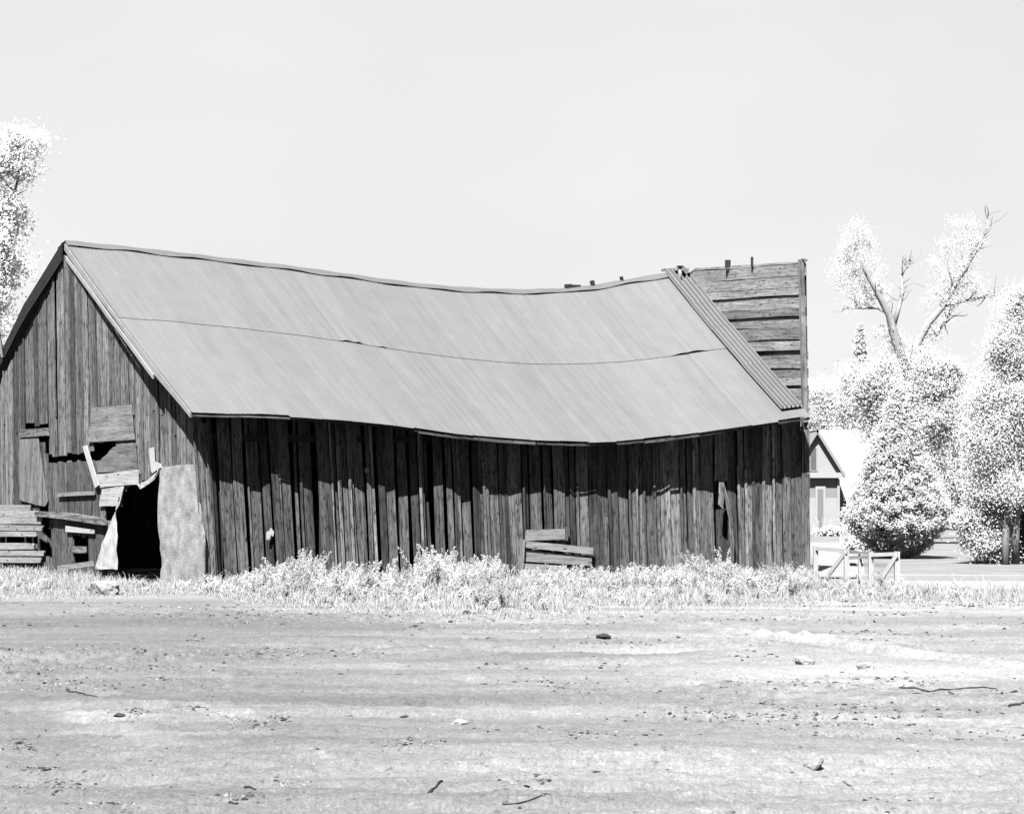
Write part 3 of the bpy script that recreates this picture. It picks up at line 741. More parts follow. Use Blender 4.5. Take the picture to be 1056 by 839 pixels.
def tree(name, label, cat, loc, ell, limbs, nclump, nleaf, size, clump_r, lm, bm, group=None, twigs=10, **kw):
    root = thing(name, label, cat, loc, group)
    if limbs:
        for i, (pts, rad) in enumerate(limbs):
            m1 = MB(); m1.tube(pts, rad, 9)
            for _ in range(twigs if len(pts) > 2 else twigs//2):
                q = random.uniform(.35 if i else .5, .99)*(len(pts)-1); k = int(q); a = V(pts[k]).lerp(V(pts[k+1]), q-k)
                if a.z < 1.5: continue
                d0 = (V(pts[k+1])-V(pts[k])).normalized(); dv = (d0*.7+V((random.gauss(0, .7), random.gauss(0, .7), random.gauss(.25, .5)))).normalized()
                ln = random.uniform(.25, 1.1); rd_ = min(rad[k], .045)*random.uniform(.3, .6)+.006; pp = [a]
                for z_ in range(4): dv = (dv+V((random.gauss(0, .25), random.gauss(0, .25), random.gauss(.03, .25)))).normalized(); pp.append(pp[-1]+dv*ln/4)
                m1.tube(pp, [rd_, rd_*.8, rd_*.6, rd_*.45, rd_*.25], 4)
            m1 = m1; m1.build('trunk' if i == 0 else 'limb', bm, root, True)
    v, f, t = crown(ell, nclump, nleaf, size, clump_r, **kw)
    np_mesh('crown', v, f, lm, root, t)
    return root
def E(px, py, Y, rx, ry=None, rd=None):        # ellipsoid given at its place in metres: radii from picture size at that distance
    p = P(px, py, Y); k = Y/F; rx_ = rx*k; rz = (ry if ry else rx)*k; return (tuple(p), (rx_, (rd*k if rd else (rx_+rz)/2*.62), rz))
def path(pts, Y, dY=0):
    n = len(pts); return [P(x, y, Y+dY*i/max(1, n-1)) for i, (x, y) in enumerate(pts)]
def ground_xy(px, Y): return (((px-CX)/F)*Y, Y, 0)
rr = lambda Y, l: [q*Y/F for q in l]

# left tree behind the barn
Y = 58
tree('broadleaf_tree', 'bright pale leafy tree rising behind the left gable of the barn', 'tree', ground_xy(-40, Y),
     [E(-10, 160, Y, 44, 38), E(15, 165, Y, 26, 28), E(30, 150, Y, 22, 15), E(-25, 240, Y, 62, 60), E(5, 225, Y, 22, 32), E(-50, 330, Y, 66, 60), E(-8, 290, Y, 20, 30), E(-12, 340, Y, 20, 28), E(-80, 200, Y, 70, 70)],
     [([V(ground_xy(-45, Y))-ZU*.1]+path([(-45, 470), (-42, 380), (-35, 280), (-15, 200), (5, 160)], Y), rr(Y, [13, 12, 10, 8, 5, 3, 1.5])),
      (path([(-36, 300), (-10, 260), (10, 220), (22, 170)], Y), rr(Y, [4, 3, 2, 1])), (path([(-42, 380), (-60, 300), (-80, 220)], Y), rr(Y, [6, 4, 2]))],
     3600, 26, .046, .17, M['leaf_white'], M['bark_pale'])
# the big old cottonwood beyond the road
Y = 72
L0 = [V(ground_xy(944, Y))-ZU*.1]+path([(944, 480), (943, 420), (943, 385), (946, 352), (958, 332), (972, 316), (983, 296), (998, 272), (1016, 246)], Y)
tree('old_cottonwood', 'big half bare tree with forked limbs and sparse tufts above the road side trees', 'tree', ground_xy(944, Y),
     [E(882, 240, Y, 13, 13), E(876, 258, Y, 11, 13), E(892, 256, Y, 13, 15), E(866, 272, Y, 11, 10), E(884, 276, Y, 14, 12), E(900, 280, Y, 11, 15), E(876, 292, Y, 12, 9), E(893, 300, Y, 12, 12), E(880, 308, Y, 10, 7), E(905, 302, Y, 9, 12), E(862, 285, Y, 7, 6),
      E(985, 236, Y, 11, 11), E(998, 228, Y, 10, 9), E(1004, 244, Y, 9, 9), E(983, 254, Y, 13, 12), E(970, 268, Y, 10, 10), E(975, 284, Y, 12, 12), E(992, 272, Y, 12, 12), E(1000, 262, Y, 7, 8), E(990, 292, Y, 12, 12), E(1003, 290, Y, 9, 10), E(985, 306, Y, 12, 9), E(968, 298, Y, 8, 8), E(1008, 300, Y, 6, 9),
      E(960, 312, Y, 6, 7), E(925, 352, Y, 12, 10), E(950, 362, Y, 13, 12), E(962, 345, Y, 9, 9), E(935, 372, Y, 16, 12), E(908, 340, Y, 8, 7), E(972, 328, Y, 8, 7), E(915, 362, Y, 12, 10)],
     [(L0, rr(Y, [11, 10, 9, 6, 5, 4, 3.5, 2.8, 2, 1])),
      (path([(941, 400), (931, 372), (922, 345), (917, 325), (909, 310), (902, 298), (892, 280), (886, 255)], Y, -1), rr(Y, [6, 5, 4.5, 3.8, 3, 2.2, 1.5, .8])),
      (path([(921, 336), (927, 318), (931, 302), (930, 284)], Y), rr(Y, [3, 2.2, 1.8, 1.4])), (path([(930, 284), (934, 276), (938, 268)], Y), rr(Y, [1.2, .9, .5])),
      (path([(975, 315), (1000, 309), (1032, 303)], Y), rr(Y, [1.8, 1.2, .8])), (path([(985, 292), (996, 280), (1004, 258), (1018, 238), (1019, 222)], Y, 1), rr(Y, [1.6, 1.5, 1.2, .9, .5])),
      (path([(946, 352), (950, 385), (955, 400)], Y), rr(Y, [2, 3, 4])), (path([(918, 325), (905, 318), (890, 318), (868, 318)], Y), rr(Y, [1.2, 1, .7, .4])),
      (path([(958, 332), (966, 345), (975, 330), (986, 312)], Y), rr(Y, [2, 1.8, 1.6, 1]))],
     760, 18, .036, .16, M['leaf'], M['bark'], twigs=13, fill=.2)
# foliage masses round it
Y = 66
tree('willow_tree', 'loose pale tree with hanging foliage round the foot of the half bare tree', 'tree', ground_xy(930, Y),
     [E(912, 388, Y, 26, 22), E(893, 400, Y, 18, 18), E(938, 412, Y, 30, 26), E(912, 428, Y, 24, 30), E(966, 394, Y, 22, 24), E(978, 382, Y, 14, 18), E(955, 372, Y, 8, 14), E(950, 440, Y, 34, 34), E(975, 430, Y, 18, 28), E(920, 470, Y, 26, 26)],
     [([V(ground_xy(930, Y))-ZU*.1]+path([(930, 500), (932, 440), (935, 395)], Y), rr(Y, [9, 8, 6, 3])),
      (path([(932, 450), (960, 420), (978, 385)], Y), rr(Y, [4, 3, 1])), (path([(931, 460), (905, 425), (895, 390)], Y), rr(Y, [4, 3, 1]))],
     2100, 34, .036, .17, M['leaf'], M['bark_pale'], down=.5, elong=2.4)
def conifer(name, label, px, ytop, ybase, half, Y, nb_, lm, group=None, dens=1.0, size=.1):
    root = thing(name, label, 'tree', ground_xy(px, Y), group)
    top = P(px, ytop, Y).z; bx, by = (px-CX)/F*Y, Y; k = Y/F
    m1 = MB(); m1.tube([V((bx, by, -.05)), V((bx, by, top*.5)), V((bx, by, top*.97))], [.12, .08, .015], 8); m1.build('trunk', M['bark'], root, True)
    C = []; T = []
    for i in range(nb_):
        h = (i+.5)/nb_; z = .12+h*(top-.15); rad = half*k*((1-h)**.92)*(.35+.65*min(1, h/.14)) + .04
        an = i*2.399+random.uniform(-.3, .3); rl = rad*random.uniform(.72, 1.12)
        m = int(46*dens*(.4+rl)); u = rng.random(m)**.6
        x = bx+math.cos(an)*rl*u; y = by+math.sin(an)*rl*u; zz = z+u*.10*rl+rng.normal(size=m)*.06+ .15*u*u*rl
        sp = .05+.10*(1-u)*rl
        C.append(np.stack([x+rng.normal(size=m)*sp*1.2, y+rng.normal(size=m)*sp*1.2, zz], 1)); T.append(np.full(m, rng.uniform(.75, 1.25)))
    C = np.concatenate(C); C[:, 2] = np.maximum(C[:, 2], .05); v, f = leaf_quads(C, size, elong=2.0); np_mesh('crown', v, f, lm, root, np.repeat(np.concatenate(T), 4)); return root
conifer('conifer', 'broad dense conical evergreen standing on the lawn right of the fence', 926, 402, 577, 62, 51.0, 1300, M['needle'], dens=2.4, size=.036)
conifer('spruce', 'slim pointed spruce top showing between the house and the half bare tree', 887, 334, 560, 36, 125, 420, M['needle'], dens=2.0, size=.09)
# round trees behind the house
for (px, Y, els, lab) in ((850, 118, [(848, 408, 30, 24), (832, 430, 26, 30), (868, 425, 26, 30), (858, 455, 30, 30)], 'low round pale tree behind the small house roof'),
                          (885, 110, [(884, 400, 24, 24), (900, 420, 30, 30), (878, 440, 26, 26)], 'bushy tree right behind the house ridge, left of the willow'),
                          (985, 98, [(975, 420, 26, 40), (1000, 440, 24, 40), (960, 460, 30, 40), (1000, 490, 24, 30)], 'faint pale tree filling the gap between the willow and the right hand tree')):
    tree('round_tree', lab, 'tree', ground_xy(px, Y), [E(a, b, Y, c, d) for a, b, c, d in els],
         [([V(ground_xy(px, Y))-ZU*.1]+path([(px, 490), (px, 440)], Y), rr(Y, [5, 4, 2]))], 1000, 30, .06, .34, M['leaf'], M['bark'], 'background trees')
# right tree
Y = 46
tree('road_side_tree', 'tall leafy tree at the right edge with two bare trunks under its crown', 'tree', ground_xy(1046, Y),
     [E(1060, 330, Y, 26, 30), E(1040, 360, Y, 22, 28), E(1080, 380, Y, 50, 60), E(1030, 400, Y, 28, 34), E(1050, 440, Y, 46, 46), E(1022, 455, Y, 26, 36), E(1085, 480, Y, 50, 50), E(1040, 500, Y, 40, 28), E(1090, 330, Y, 34, 40), E(1056, 312, Y, 10, 16)],
     [([V(ground_xy(1037, Y))-ZU*.1]+path([(1037, 550), (1040, 500), (1048, 440), (1056, 370)], Y), rr(Y, [4.2, 3.8, 3.5, 2.5, 1])),
      ([V(ground_xy(1048, Y+.3))-ZU*.1]+path([(1047.5, 550), (1050, 500), (1062, 440), (1076, 380)], Y), rr(Y, [4.4, 4, 3.8, 2.5, 1]))],
     3300, 34, .030, .15, M['leaf_mid'], M['bark_pale'])
# shrubs
def shrub(name, label, px, Y, els, n, nl, size, lm, group=None):
    root = thing(name, label, 'shrub', ground_xy(px, Y), group)
    m1 = MB()
    c = V(ground_xy(px, Y))
    for k in range(7):
        a = k*.9; q = c+V((math.cos(a)*.1, math.sin(a)*.1, -.03)); m1.tube([q, q+V((math.cos(a)*.2, math.sin(a)*.2, .4)), q+V((math.cos(a)*.4, math.sin(a)*.3, .9))], [.03, .02, .008], 6)
    m1.build('stem', M['bark'], root, True)
    v, f, t = crown([E(a, b, Y, cx, cy) for a, b, cx, cy in els], n, nl, size, .11); np_mesh('foliage', v, f, lm, root, t)
shrub('shrub', 'dense leafy shrub just left of the bare trunks at the right edge', 1015, 46.5, [(1020, 530, 26, 24), (1005, 545, 16, 22), (1022, 560, 22, 22), (1034, 515, 18, 16)], 900, 34, .032, M['leaf_mid'])
shrub('shrub', 'shaded shrub behind the two bare trunks', 1062, 50, [(1062, 545, 24, 30), (1045, 560, 16, 18), (1085, 545, 24, 30)], 600, 34, .036, M['shade_leaf'])
shrub('shrub', 'low scrubby bush in front of the house doorway', 852, 82, [(845, 553, 14, 9), (866, 552, 16, 9), (884, 556, 12, 9)], 260, 26, .075, M['leaf_mid'])
shrub('shrub', 'small bush hugging the left foot of the conical evergreen', 884, 56, [(884, 562, 11, 9), (893, 556, 9, 9)], 90, 22, .07, M['leaf_mid'])
# far wood closing the horizon
els = []
for i in range(90):
    x = -170+i*4.6+random.uniform(-2, 2); h = random.uniform(4, 9); els.append(((x, 190+random.uniform(-14, 14), h*.45), (4.2, 4, h*.6)))
v, f, t = crown(els, 6500, 28, .26, .9); o = np_mesh('far_wood', v, f, M['leaf'], tint=t); o['kind'] = 'stuff'; tag(o, 'distant line of trees closing the horizon', 'trees', kind='stuff')

# ------------------------------------------------------------ house beyond the road
def house():
    Y = 92.0; k = Y/F; root = thing('house', 'small pale gabled house with a white roof beyond the road', 'house', ground_xy(845, Y))
    def hp(px, py, dy=0): return P(px, py, Y+dy)
    def hb(name, x0, x1, y0, y1, d0, th, m, par=root, tint=1):
        mb = MB(); mb.poly_slab([hp(x0, y1, d0), hp(x1, y1, d0), hp(x1, y0, d0), hp(x0, y0, d0)], V((0, -th, 0)), (1, 0, 0), tint); return mb.build(name, m, par)
    zb = (HOR+EYE/k)            # ground row
    mb = MB()
    a, b = hp(817, zb+2), hp(865, zb+2); c, d = hp(865, 492), hp(817, 492)
    mb.poly_slab([a, b, c, d], V((0, -4.5, 0)), (1, 0, 0)); wing = mb.build('wing_wall', M['grey_paint'], root)
    hb('wainscot', 818, 864.8, 513, zb, -.03, .03, M['pale_paint'])
    # gable face
    mb = MB(); mb.poly_slab([hp(815, 487, -.05), hp(868, 487, -.05), hp(843, 445, -.05)], V((0, -.2, 0)), (1, 0, 0)); mb.build('gable_face', M['pale_paint'], root)
    hb('cornice', 812, 871, 487, 492.5, -.35, .4, M['white_paint'])
    # wing roof slopes
    for sx, nm in ((1, 'wing_roof'), (-1, 'wing_roof')):
        mb = MB(); e = hp(843+sx*29.5, 489.5, -.4); r = hp(843, 442, -.4); e2 = V((e.x, e.y+5, e.z)); r2 = V((r.x, r.y+5, r.z))
        nrm = (r-e).cross(r2-r); nrm = (nrm if nrm.z > 0 else -nrm).normalized()
        mb.poly_slab([e, r, r2, e2], nrm*.12, (0, 1, 0)); mb.build(nm, M['shingle'], root)
    w_ = hb('window', 834.5, 843, 459.5, 485.5, -.09, .04, M['white_paint']); hb('pane', 835.8, 841.8, 461.5, 484, -.11, .03, M['pane'], w_, 1.2)
    d_ = hb('door', 841, 851.5, 501, zb, -.06, .05, M['white_paint']); hb('door_panel', 843.2, 849, 504, zb-3, -.09, .04, M['grey_paint'], d_, .8)
    # main block: ridge parallel to the road
    mb = MB(); mb.poly_slab([hp(864, zb+2, .72), hp(935, zb+2, .72), hp(935, 528, .72), hp(864, 528, .72)], V((0, -7, 0)), (1, 0, 0)); mb.build('main_wall', M['white_paint'], root)
    w2 = hb('window', 866.5, 881, 527.8, 535, .69, .04, M['white_paint']); hb('pane', 867, 880, 528.6, 534, .66, .03, M['pane'], w2, 2.0)
    for sgn in (1, -1):
        mb = MB(); e = hp(866, 527, .8) if sgn > 0 else None
        ridge_l = P(846, 443.5, Y+.8); ridge_l = V((ridge_l.x, Y+4.7, ridge_l.z+.18)); ridge_r = V((P(940, 443, Y).x, Y+4.7, ridge_l.z))
        if sgn > 0: el = V((P(865.5, 527, Y).x, Y+.6, hp(866, 527).z)); er = V((P(940, 527, Y).x, Y+.6, el.z))
        else: el = V((P(850, 527, Y).x, Y+8.8, hp(866, 527).z)); er = V((P(940, 527, Y).x, Y+8.8, el.z))
        nrm = (ridge_l-el).cross(ridge_r-ridge_l); nrm = (nrm if nrm.z > 0 else -nrm).normalized()
        mb.poly_slab([el, ridge_l, ridge_r, er], nrm*.12, (1, 0, 0)); mb.build('main_roof', M['shingle'], root)
    hb('corner_trim', 863.5, 866, 494, zb, -.08, .06, M['white_paint'])
house()

# ------------------------------------------------------------ gates and rail fence
def wbar(mb, p, q, wd=.07, th=.03, tint=1): mb.bar(p, q, th, wd, tint, up=(0, 0, 1))
def gate(label, pl, pr, Yl, Yr_, top_l, top_r, brace, rails, group):
    """pl, pr: picture columns of the two posts"""
    L0_, R0_ = V(ground_xy(pl, Yl)), V(ground_xy(pr, Yr_)); root = thing('wooden_gate', label, 'gate', L0_.lerp(R0_, .5), group)
    for p, h in ((L0_, top_l), (R0_, top_r)):
        m1 = MB(); m1.bar(p-ZU*.05, p+ZU*h, .09, .09); m1.build('post', M['white'], root)
    for zl, zr in rails:
        m1 = MB(); wbar(m1, L0_+ZU*zl+V((0, -.06, 0)), R0_+ZU*zr+V((0, -.06, 0)), .07); m1.build('rail', M['white'], root)
    m1 = MB(); a, b = brace; q0 = L0_.lerp(R0_, a[0])+ZU*a[1]; q1 = L0_.lerp(R0_, b[0])+ZU*b[1]
    q0.y -= .09; q1.y -= .09; m1.bar(q0, q1, .03, .08); m1.build('brace', M['white'], root)
    return root
gate('pale wooden gate with one slanting brace beside the barn corner', 841, 873, 37.4, 36.6, .72, .66, ((.95, .62), (.3, .08)), ((.66, .64),), 'gates in the rail fence')
gate('pale braced gate at the right free end of the fence', 898, 925, 35.2, 34.8, .64, .67, ((.95, .61), (.22, .05)), ((.60, .63), (.10, .08)), 'gates in the rail fence')
fr_ = thing('rail_fence', 'pale post and rail fence joining the two braced gates', 'fence', ground_xy(885, 38))
for a, b in (((876, 37.0, .60), (899, 35.6, .62)), ((876, 37.2, .36), (924, 35.3, .40)), ((874, 36.7, .5), (897, 35.3, .56))):
    m1 = MB(); m1.bar(V(ground_xy(a[0], a[1]))+ZU*a[2], V(ground_xy(b[0], b[1]))+ZU*b[2], .03, .06); m1.build('rail', M['white'], fr_)
for a in ((887, 36.45),):
    m1 = MB(); p = V(ground_xy(*a)); m1.bar(p-ZU*.05, p+ZU*.62, .06, .06); m1.build('post', M['white'], fr_)

# ------------------------------------------------------------ weeds and grass
def back_row(px):
    if px < 208: q, _ = on_line(max(px, -60), A, GD); return q.y-.1
    if px < 832: q, _ = on_line(px, A, D); return q.y-.12
    return np.interp(px, [832, 900, 1110], [39, 34.8, 32.5])
def blades(n, hfun, wd, name=None, lean=.35, leafy=False):
    px = rng.uniform(-60, 1110, n); V_ = []; Fc = []; T = []
    yf = np.array([EYE*F/(interp(p, FRONT)-HOR) for p in px]); yb = np.array([back_row(p) for p in px])
    u = rng.random(n)**.8*1.3-.3; Yv = yf+(yb-yf)*u; X = (px-CX)/F*Yv
    return px, u, X, Yv
def build_weeds():
    allv = []; allt = []
    # grass blades
    n = 90000; px, u, X, Yv = blades(n, None, 0)
    cl = vnoise(X*1.8, Yv*1.8); keep = rng.random(n) < (.25+.9*np.clip((cl-.25)*2, 0, 1))*np.clip((u+.3)*1.7, 0.0, 1)*(rng.random(n) < .35+.65*np.clip((fbm(X*1.5, Yv*1.1)-.3)*4+u*2, 0, 1))
    keep &= ~((px > 840) & (rng.random(n) < .5))
    X, Yv, u, px = X[keep], Yv[keep], u[keep], px[keep]; n = len(X)
    h = rng.uniform(.03, .17, n)*np.clip(.35+1.15*u, .2, 2); h[px > 835] *= .7
    a = rng.uniform(0, 2*math.pi, n); h[(px > 100) & (px < 225)] *= .5; ln = rng.uniform(.1, .9, n)*h; wd = rng.uniform(.004, .009, n)*1.3
    dx, dy = np.cos(a)*ln, np.sin(a)*ln; b = rng.uniform(0, math.pi, n); wx, wy = np.cos(b)*wd, np.sin(b)*wd
    z0 = ground_height(X, Yv)-.005; h = h+z0
    v = np.stack([np.stack([X-wx, Yv-wy, z0], 1), np.stack([X+wx, Yv+wy, z0], 1), np.stack([X+dx+wx*.3, Yv+dy+wy*.3, h], 1), np.stack([X+dx-wx*.3, Yv+dy-wy*.3, h], 1)], 1).reshape(-1, 3)
    allv.append(v); allt.append(np.repeat(rng.uniform(.85, 1.2, n), 4))
    # bushy weeds: upright leafy sprigs
    nb_ = 800
    for i in range(nb_):
        px = rng.uniform(-40, 1000); u = rng.random()**.55
        if px > 835 and rng.random() < .7: continue
        if px < 205 and rng.random() < (.85 if 60 < px < 215 else .4): continue
        yf = EYE*F/(interp(px, FRONT)-HOR); yb = back_row(px); Yb = yf+(yb-yf)*(.12+.86*u); Xb = (px-CX)/F*Yb
        H = .78*(.20+.44*rng.random()**1.8)*(.5+.6*u)*(.35+1.25*float(vnoise(np.array(Xb*.8), np.array(2.5+Yb*.3))))
        if 380 < px < 830: H *= 1.12
        if px < 215: H *= .5
        if 520 < px < 625: H *= .55
        if px > 835: H *= .6
        ns = int(rng.integers(6, 15)); bt = rng.uniform(.6, 1.25)
        for s in range(ns):
            an = rng.uniform(0, 2*math.pi); tl = rng.uniform(.02, .6); hh = H*rng.uniform(.5, 1.25); m = int(16+hh*100)
            q = np.linspace(.08, 1, m); bx = Xb+np.cos(an)*(.03+tl*hh*q**1.3); by = Yb+np.sin(an)*(.03+tl*hh*q**1.3); bz = hh*q
            c = np.stack([bx, by, bz], 1)+rng.normal(size=(m, 3))*(.006+.016*np.sin(q*math.pi)**.5)[:, None]
            vv, _ = leaf_quads(c, .0135, elong=3.2, down=-1.2)
            allv.append(vv); allt.append(np.full(len(vv), bt*rng.uniform(.8, 1.2)))
    # dead arching stalks
    n = 3800; px, u, X, Yv = blades(n, None, 0); k_ = (u > .05) & ~((px > 840) & (rng.random(n) < .6)); X, Yv, u, px = X[k_], Yv[k_], u[k_], px[k_]; n = len(X)
    h = rng.uniform(.15, .5, n)*(.5+.6*u); h[px < 215] *= .6; a = rng.uniform(0, 6.28, n); ln = rng.uniform(.1, 1.0, n)*h; wd = .0045
    pr = None
    for j in range(5):
        q = j/4; c = np.stack([X+np.cos(a)*ln*q**2, Yv+np.sin(a)*ln*q**2, ground_height(X, Yv)+h*(q-.25*q**3)], 1)
        l_ = c-np.array([wd, 0, 0])*(1-.6*q); r_ = c+np.array([wd, 0, 0])*(1-.6*q)
        if pr is not None: allv.append(np.stack([pr[0], pr[1], r_, l_], 1).reshape(-1, 3)); allt.append(np.full(4*n, 1.15))
        pr = (l_, r_)
    v = np.concatenate(allv); t = np.concatenate(allt); f = np.arange(len(v)).reshape(-1, 4)
    o = np_mesh('weeds', v, f, M['weed'], tint=t); tag(o, 'pale dry weeds and grass growing along the foot of the barn', 'weeds', kind='stuff')
build_weeds()
# matted straw ground under the weeds: its own soil sheet
def weed_bed():
    xs = list(np.arange(-60, 1111, 2.5)); mb = []
    v = []; n = 8
    for px in xs:
        yf = EYE*F/(interp(px, FRONT)-HOR-5+9*(float(vnoise(np.array(px*.05), np.array(.5)))-.75)+random.uniform(-1.6, .8)); yb = back_row(px)+(.1 if px < 832 else .4)
        for j in range(n+1): Yq = yf+(yb-yf)*j/n; v.append(((px-CX)/F*Yq, Yq, .006+.012*min(1, j/3)+random.uniform(0, .015)*(j > 1)))
    v = np.array(v); v[:, 2] += ground_height(v[:, 0], v[:, 1]); idx = np.arange(len(v)).reshape(len(xs), n+1)
    f = np.stack([idx[:-1, :-1], idx[1:, :-1], idx[1:, 1:], idx[:-1, 1:]], -1).reshape(-1, 4)
    m = plain('straw_litter', .10, .3, 9, bump=.8, bscale=22)
    o = np_mesh('straw_litter', v, f, m, tint=np.ones(len(v)), smooth=True); tag(o, 'matted dry litter under the weeds', 'litter', kind='stuff')
weed_bed()

# ------------------------------------------------------------ clods, stones, sticks
ICO = np.array([(0, 0, 1), (.9, 0, .3), (.28, .85, .3), (-.72, .53, .3), (-.72, -.53, .3), (.28, -.85, .3), (.7, .5, -.5), (-.3, .8, -.5), (-.8, 0, -.5), (-.3, -.8, -.5), (.7, -.5, -.5)])
IF = np.array([(0, 1, 2), (0, 2, 3), (0, 3, 4), (0, 4, 5), (0, 5, 1), (1, 6, 2), (2, 7, 3), (3, 8, 4), (4, 9, 5), (5, 10, 1), (6, 7, 2), (7, 8, 3), (8, 9, 4), (9, 10, 5), (10, 6, 1)])
def clods():
    n = 150000; iy = rng.uniform(1/30, 1/8.3, n); Y = 1/iy; X = rng.uniform(-.29, .29, n)*Y
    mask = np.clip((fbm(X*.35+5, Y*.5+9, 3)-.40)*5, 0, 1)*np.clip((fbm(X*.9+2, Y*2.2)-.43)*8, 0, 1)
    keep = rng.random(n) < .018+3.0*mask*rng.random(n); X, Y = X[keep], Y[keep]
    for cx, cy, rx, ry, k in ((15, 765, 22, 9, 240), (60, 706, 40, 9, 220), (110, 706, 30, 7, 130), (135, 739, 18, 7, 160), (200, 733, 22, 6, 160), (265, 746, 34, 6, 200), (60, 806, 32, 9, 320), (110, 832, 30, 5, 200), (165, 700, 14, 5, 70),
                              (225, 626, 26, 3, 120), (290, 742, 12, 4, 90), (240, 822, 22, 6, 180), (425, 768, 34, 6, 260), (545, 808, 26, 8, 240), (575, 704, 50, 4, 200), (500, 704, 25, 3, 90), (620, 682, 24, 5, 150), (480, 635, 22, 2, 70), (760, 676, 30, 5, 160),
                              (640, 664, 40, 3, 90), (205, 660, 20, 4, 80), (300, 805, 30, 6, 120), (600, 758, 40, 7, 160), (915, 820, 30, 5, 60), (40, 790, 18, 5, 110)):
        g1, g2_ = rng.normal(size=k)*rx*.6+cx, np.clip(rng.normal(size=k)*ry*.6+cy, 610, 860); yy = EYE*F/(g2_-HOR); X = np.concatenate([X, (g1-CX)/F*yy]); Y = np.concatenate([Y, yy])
    n = len(X); s = (.0020+.013*rng.random(n)**6.0)*(.5+Y/22); z = ground_height(X, Y)
    an = rng.uniform(0, 6.28, n); ca, sa = np.cos(an), np.sin(an)
    sh = ICO[None]*rng.uniform(.6, 1.3, (n, 11, 1))*np.stack([rng.uniform(.9, 2.2, n), rng.uniform(.7, 1.1, n), rng.uniform(.4, .9, n)], 1)[:, None, :]
    x = sh[..., 0]*ca[:, None]-sh[..., 1]*sa[:, None]; y = sh[..., 0]*sa[:, None]+sh[..., 1]*ca[:, None]
    v = np.stack([x*s[:, None]+X[:, None], y*s[:, None]+Y[:, None], sh[..., 2]*s[:, None]+z[:, None]+.2*s[:, None]], -1).reshape(-1, 3)
    f = (IF[None]+np.arange(n)[:, None, None]*11).reshape(-1, 3)
    m = plain('dirt_clod', .085, .3, 5, bump=.3); o = np_mesh('clods', v, f, m, tint=np.repeat(rng.choice([.12, .2, .45, .8, 1.2, 1.4], n), 11)); tag(o, 'loose crumbs of dried earth strewn over the yard', 'clods', kind='stuff')  # darkest tints paint the shadows among the crumbs
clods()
def gz(x, y): return float(ground_height(np.array([x]), np.array([y]))[0])
def rock(name, label, cat, px, py, w_, d_, h_, m, seed, group=None, tint=1):
    r = np.random.default_rng(seed); g = GP(px, py); z = gz(g.x, g.y)
    import bmesh
    bm = bmesh.new(); bmesh.ops.create_icosphere(bm, subdivisions=3, radius=1)
    dirs = r.normal(size=(9, 3)); dirs /= np.linalg.norm(dirs, axis=1)[:, None]; lim = r.uniform(.55, .9, 9)
    for v_ in bm.verts:
        c = np.array(v_.co); f_ = 1.0
        for d, l in zip(dirs, lim):
            q = float(c@d)
            if q > l: f_ = min(f_, l/q)
        c = c*f_*(1+.05*float(r.normal())); v_.co = (c[0]*w_/1.5, c[1]*d_/1.5, c[2]*h_*.75+h_*.25)
    me = bpy.data.meshes.new(name); bm.to_mesh(me); bm.free()
    at = me.attributes.new('tint', 'FLOAT', 'POINT'); at.data.foreach_set('value', np.full(len(me.vertices), tint, dtype=np.float32))
    me.materials.append(m); o = bpy.data.objects.new(name, me); COL.objects.link(o); o.location = (g.x, g.y, z); tag(o, label, cat, group); return o
rock('stone', 'white rough block of stone on the ground before the barn doorway', 'stone', 108, 613, .5, .3, .26, M['stone'], 3, tint=1.3)
SG = 'stones lying in the yard'
rock('stone', 'pointed pale stone in the foreground, right of the centre', 'stone', 838, 789, .10, .07, .09, M['stone'], 5, SG)
rock('stone', 'small pale stone with another beside it near the lower right corner', 'stone', 966, 812, .07, .05, .03, M['stone'], 8, SG)
rock('stone', 'round pale stone on the bare dirt below the fence', 'stone', 830, 684, .2, .12, .09, M['stone'], 11, SG, tint=1.35)
rock('stone', 'small stone just right of the round stone below the fence', 'stone', 893, 690, .14, .1, .08, M['stone'], 12, SG, tint=1.35)
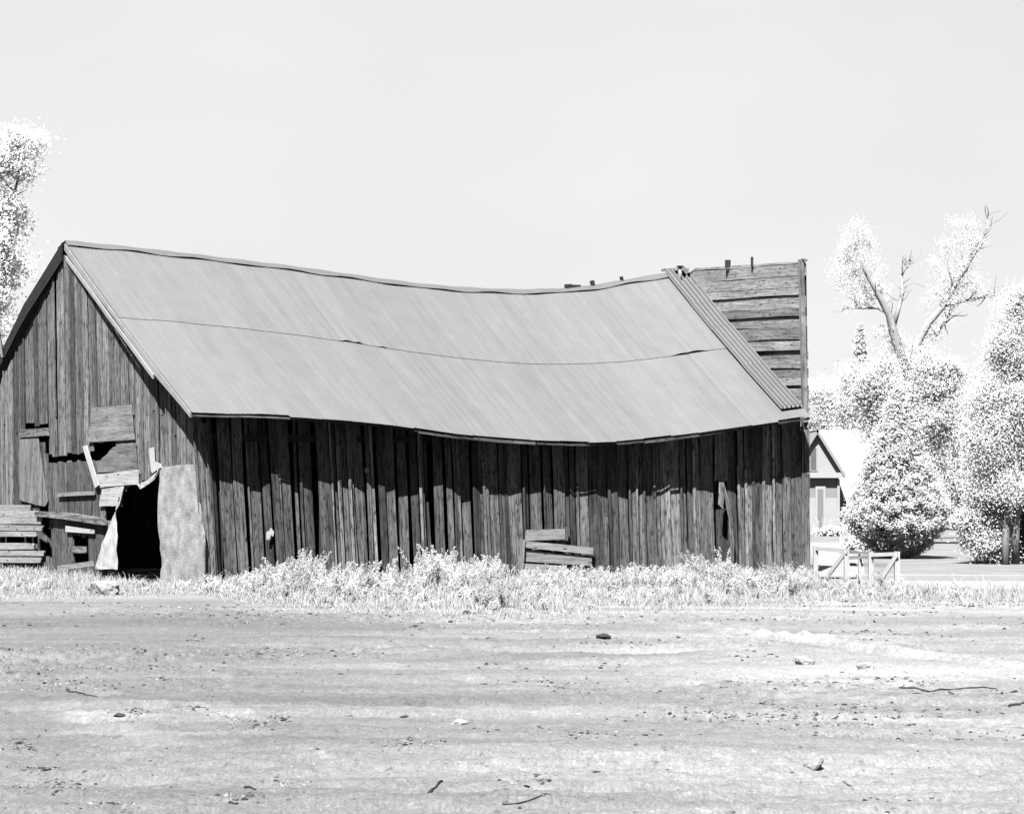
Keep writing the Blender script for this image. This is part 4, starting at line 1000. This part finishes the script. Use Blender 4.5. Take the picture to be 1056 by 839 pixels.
rock('stone', 'small pale stone in the dirt at the lower middle', 'stone', 474, 745, .1, .07, .05, M['stone'], 14, SG, tint=1.35)
DC = plain('shadow_clod', .02, .3, 8, bump=.4)  # clod colour darkened to stand for shadows in the dirt
CG = 'shadow-dark clods in the yard'
for px, py, w_, sd_, lab in ((417, 737, .10, 21, 'dark clod lying alone left of the small pale stone'), (622, 660, .26, 22, 'curved dark clod in the dirt below the hatch in the barn wall'),
                         (123, 744, .12, 24, 'dark lump on top of the pale dirt heap at the left'), (481, 634, .22, 28, 'dark clod against the weeds, left of the wall hatch')):
    rock('clod', lab, 'clod', px, py, w_*.55, w_*.4, w_*.22, DC, sd_, CG)
def stick(label, pts, rad, m=None, name='stick', group='sticks lying in the dirt'):
    g = []
    for px, py in pts: q = GP(px, py); q.z = gz(q.x, q.y)+rad*.7; g.append(q)
    g2_ = []
    for i in range(len(g)-1):
        for k in range(4): q = g[i].lerp(g[i+1], k/4); q.z = gz(q.x, q.y)+rad*random.uniform(.5, 1.2); g2_.append(q)
    g2_.append(g[-1]); c = g2_[len(g2_)//2].copy(); mb = MB()
    mb.tube(g2_, [rad*(1-.5*i/len(g2_))*random.uniform(.8, 1.2) for i in range(len(g2_))], 7)
    o = mb.build(name, m or M['stick'], origin=c); tag(o, label, 'stick', group)
stick('long thin dark stick flat on the dirt at the bottom middle', [(518, 830), (545, 827), (576, 823)], .005)
stick('crooked dark stick in the lower left foreground', [(442, 812), (449, 809), (456, 805)], .009)
stick('knobbly dark stick lying across the dirt at the right', [(927, 713), (960, 714), (1000, 712), (1028, 712)], .008)
stick('short dark stick poking in at the right edge of the photo', [(1040, 728), (1056, 727), (1070, 726)], .010)
stick('thin dark stick in the dirt at the left, under the pale stone block', [(70, 716), (86, 718), (100, 722)], .007)
stick('short pale stick on the dirt, left of the long thin dark stick', [(508, 817), (525, 817)], .012, M['pale'])
stick('short black stick in the lower left foreground, right of centre of the cloddy patch', [(252, 809), (264, 810)], .007)
stick('pale twig lying slantwise near the lower right', [(870, 803), (880, 811)], .006, M['pale'])
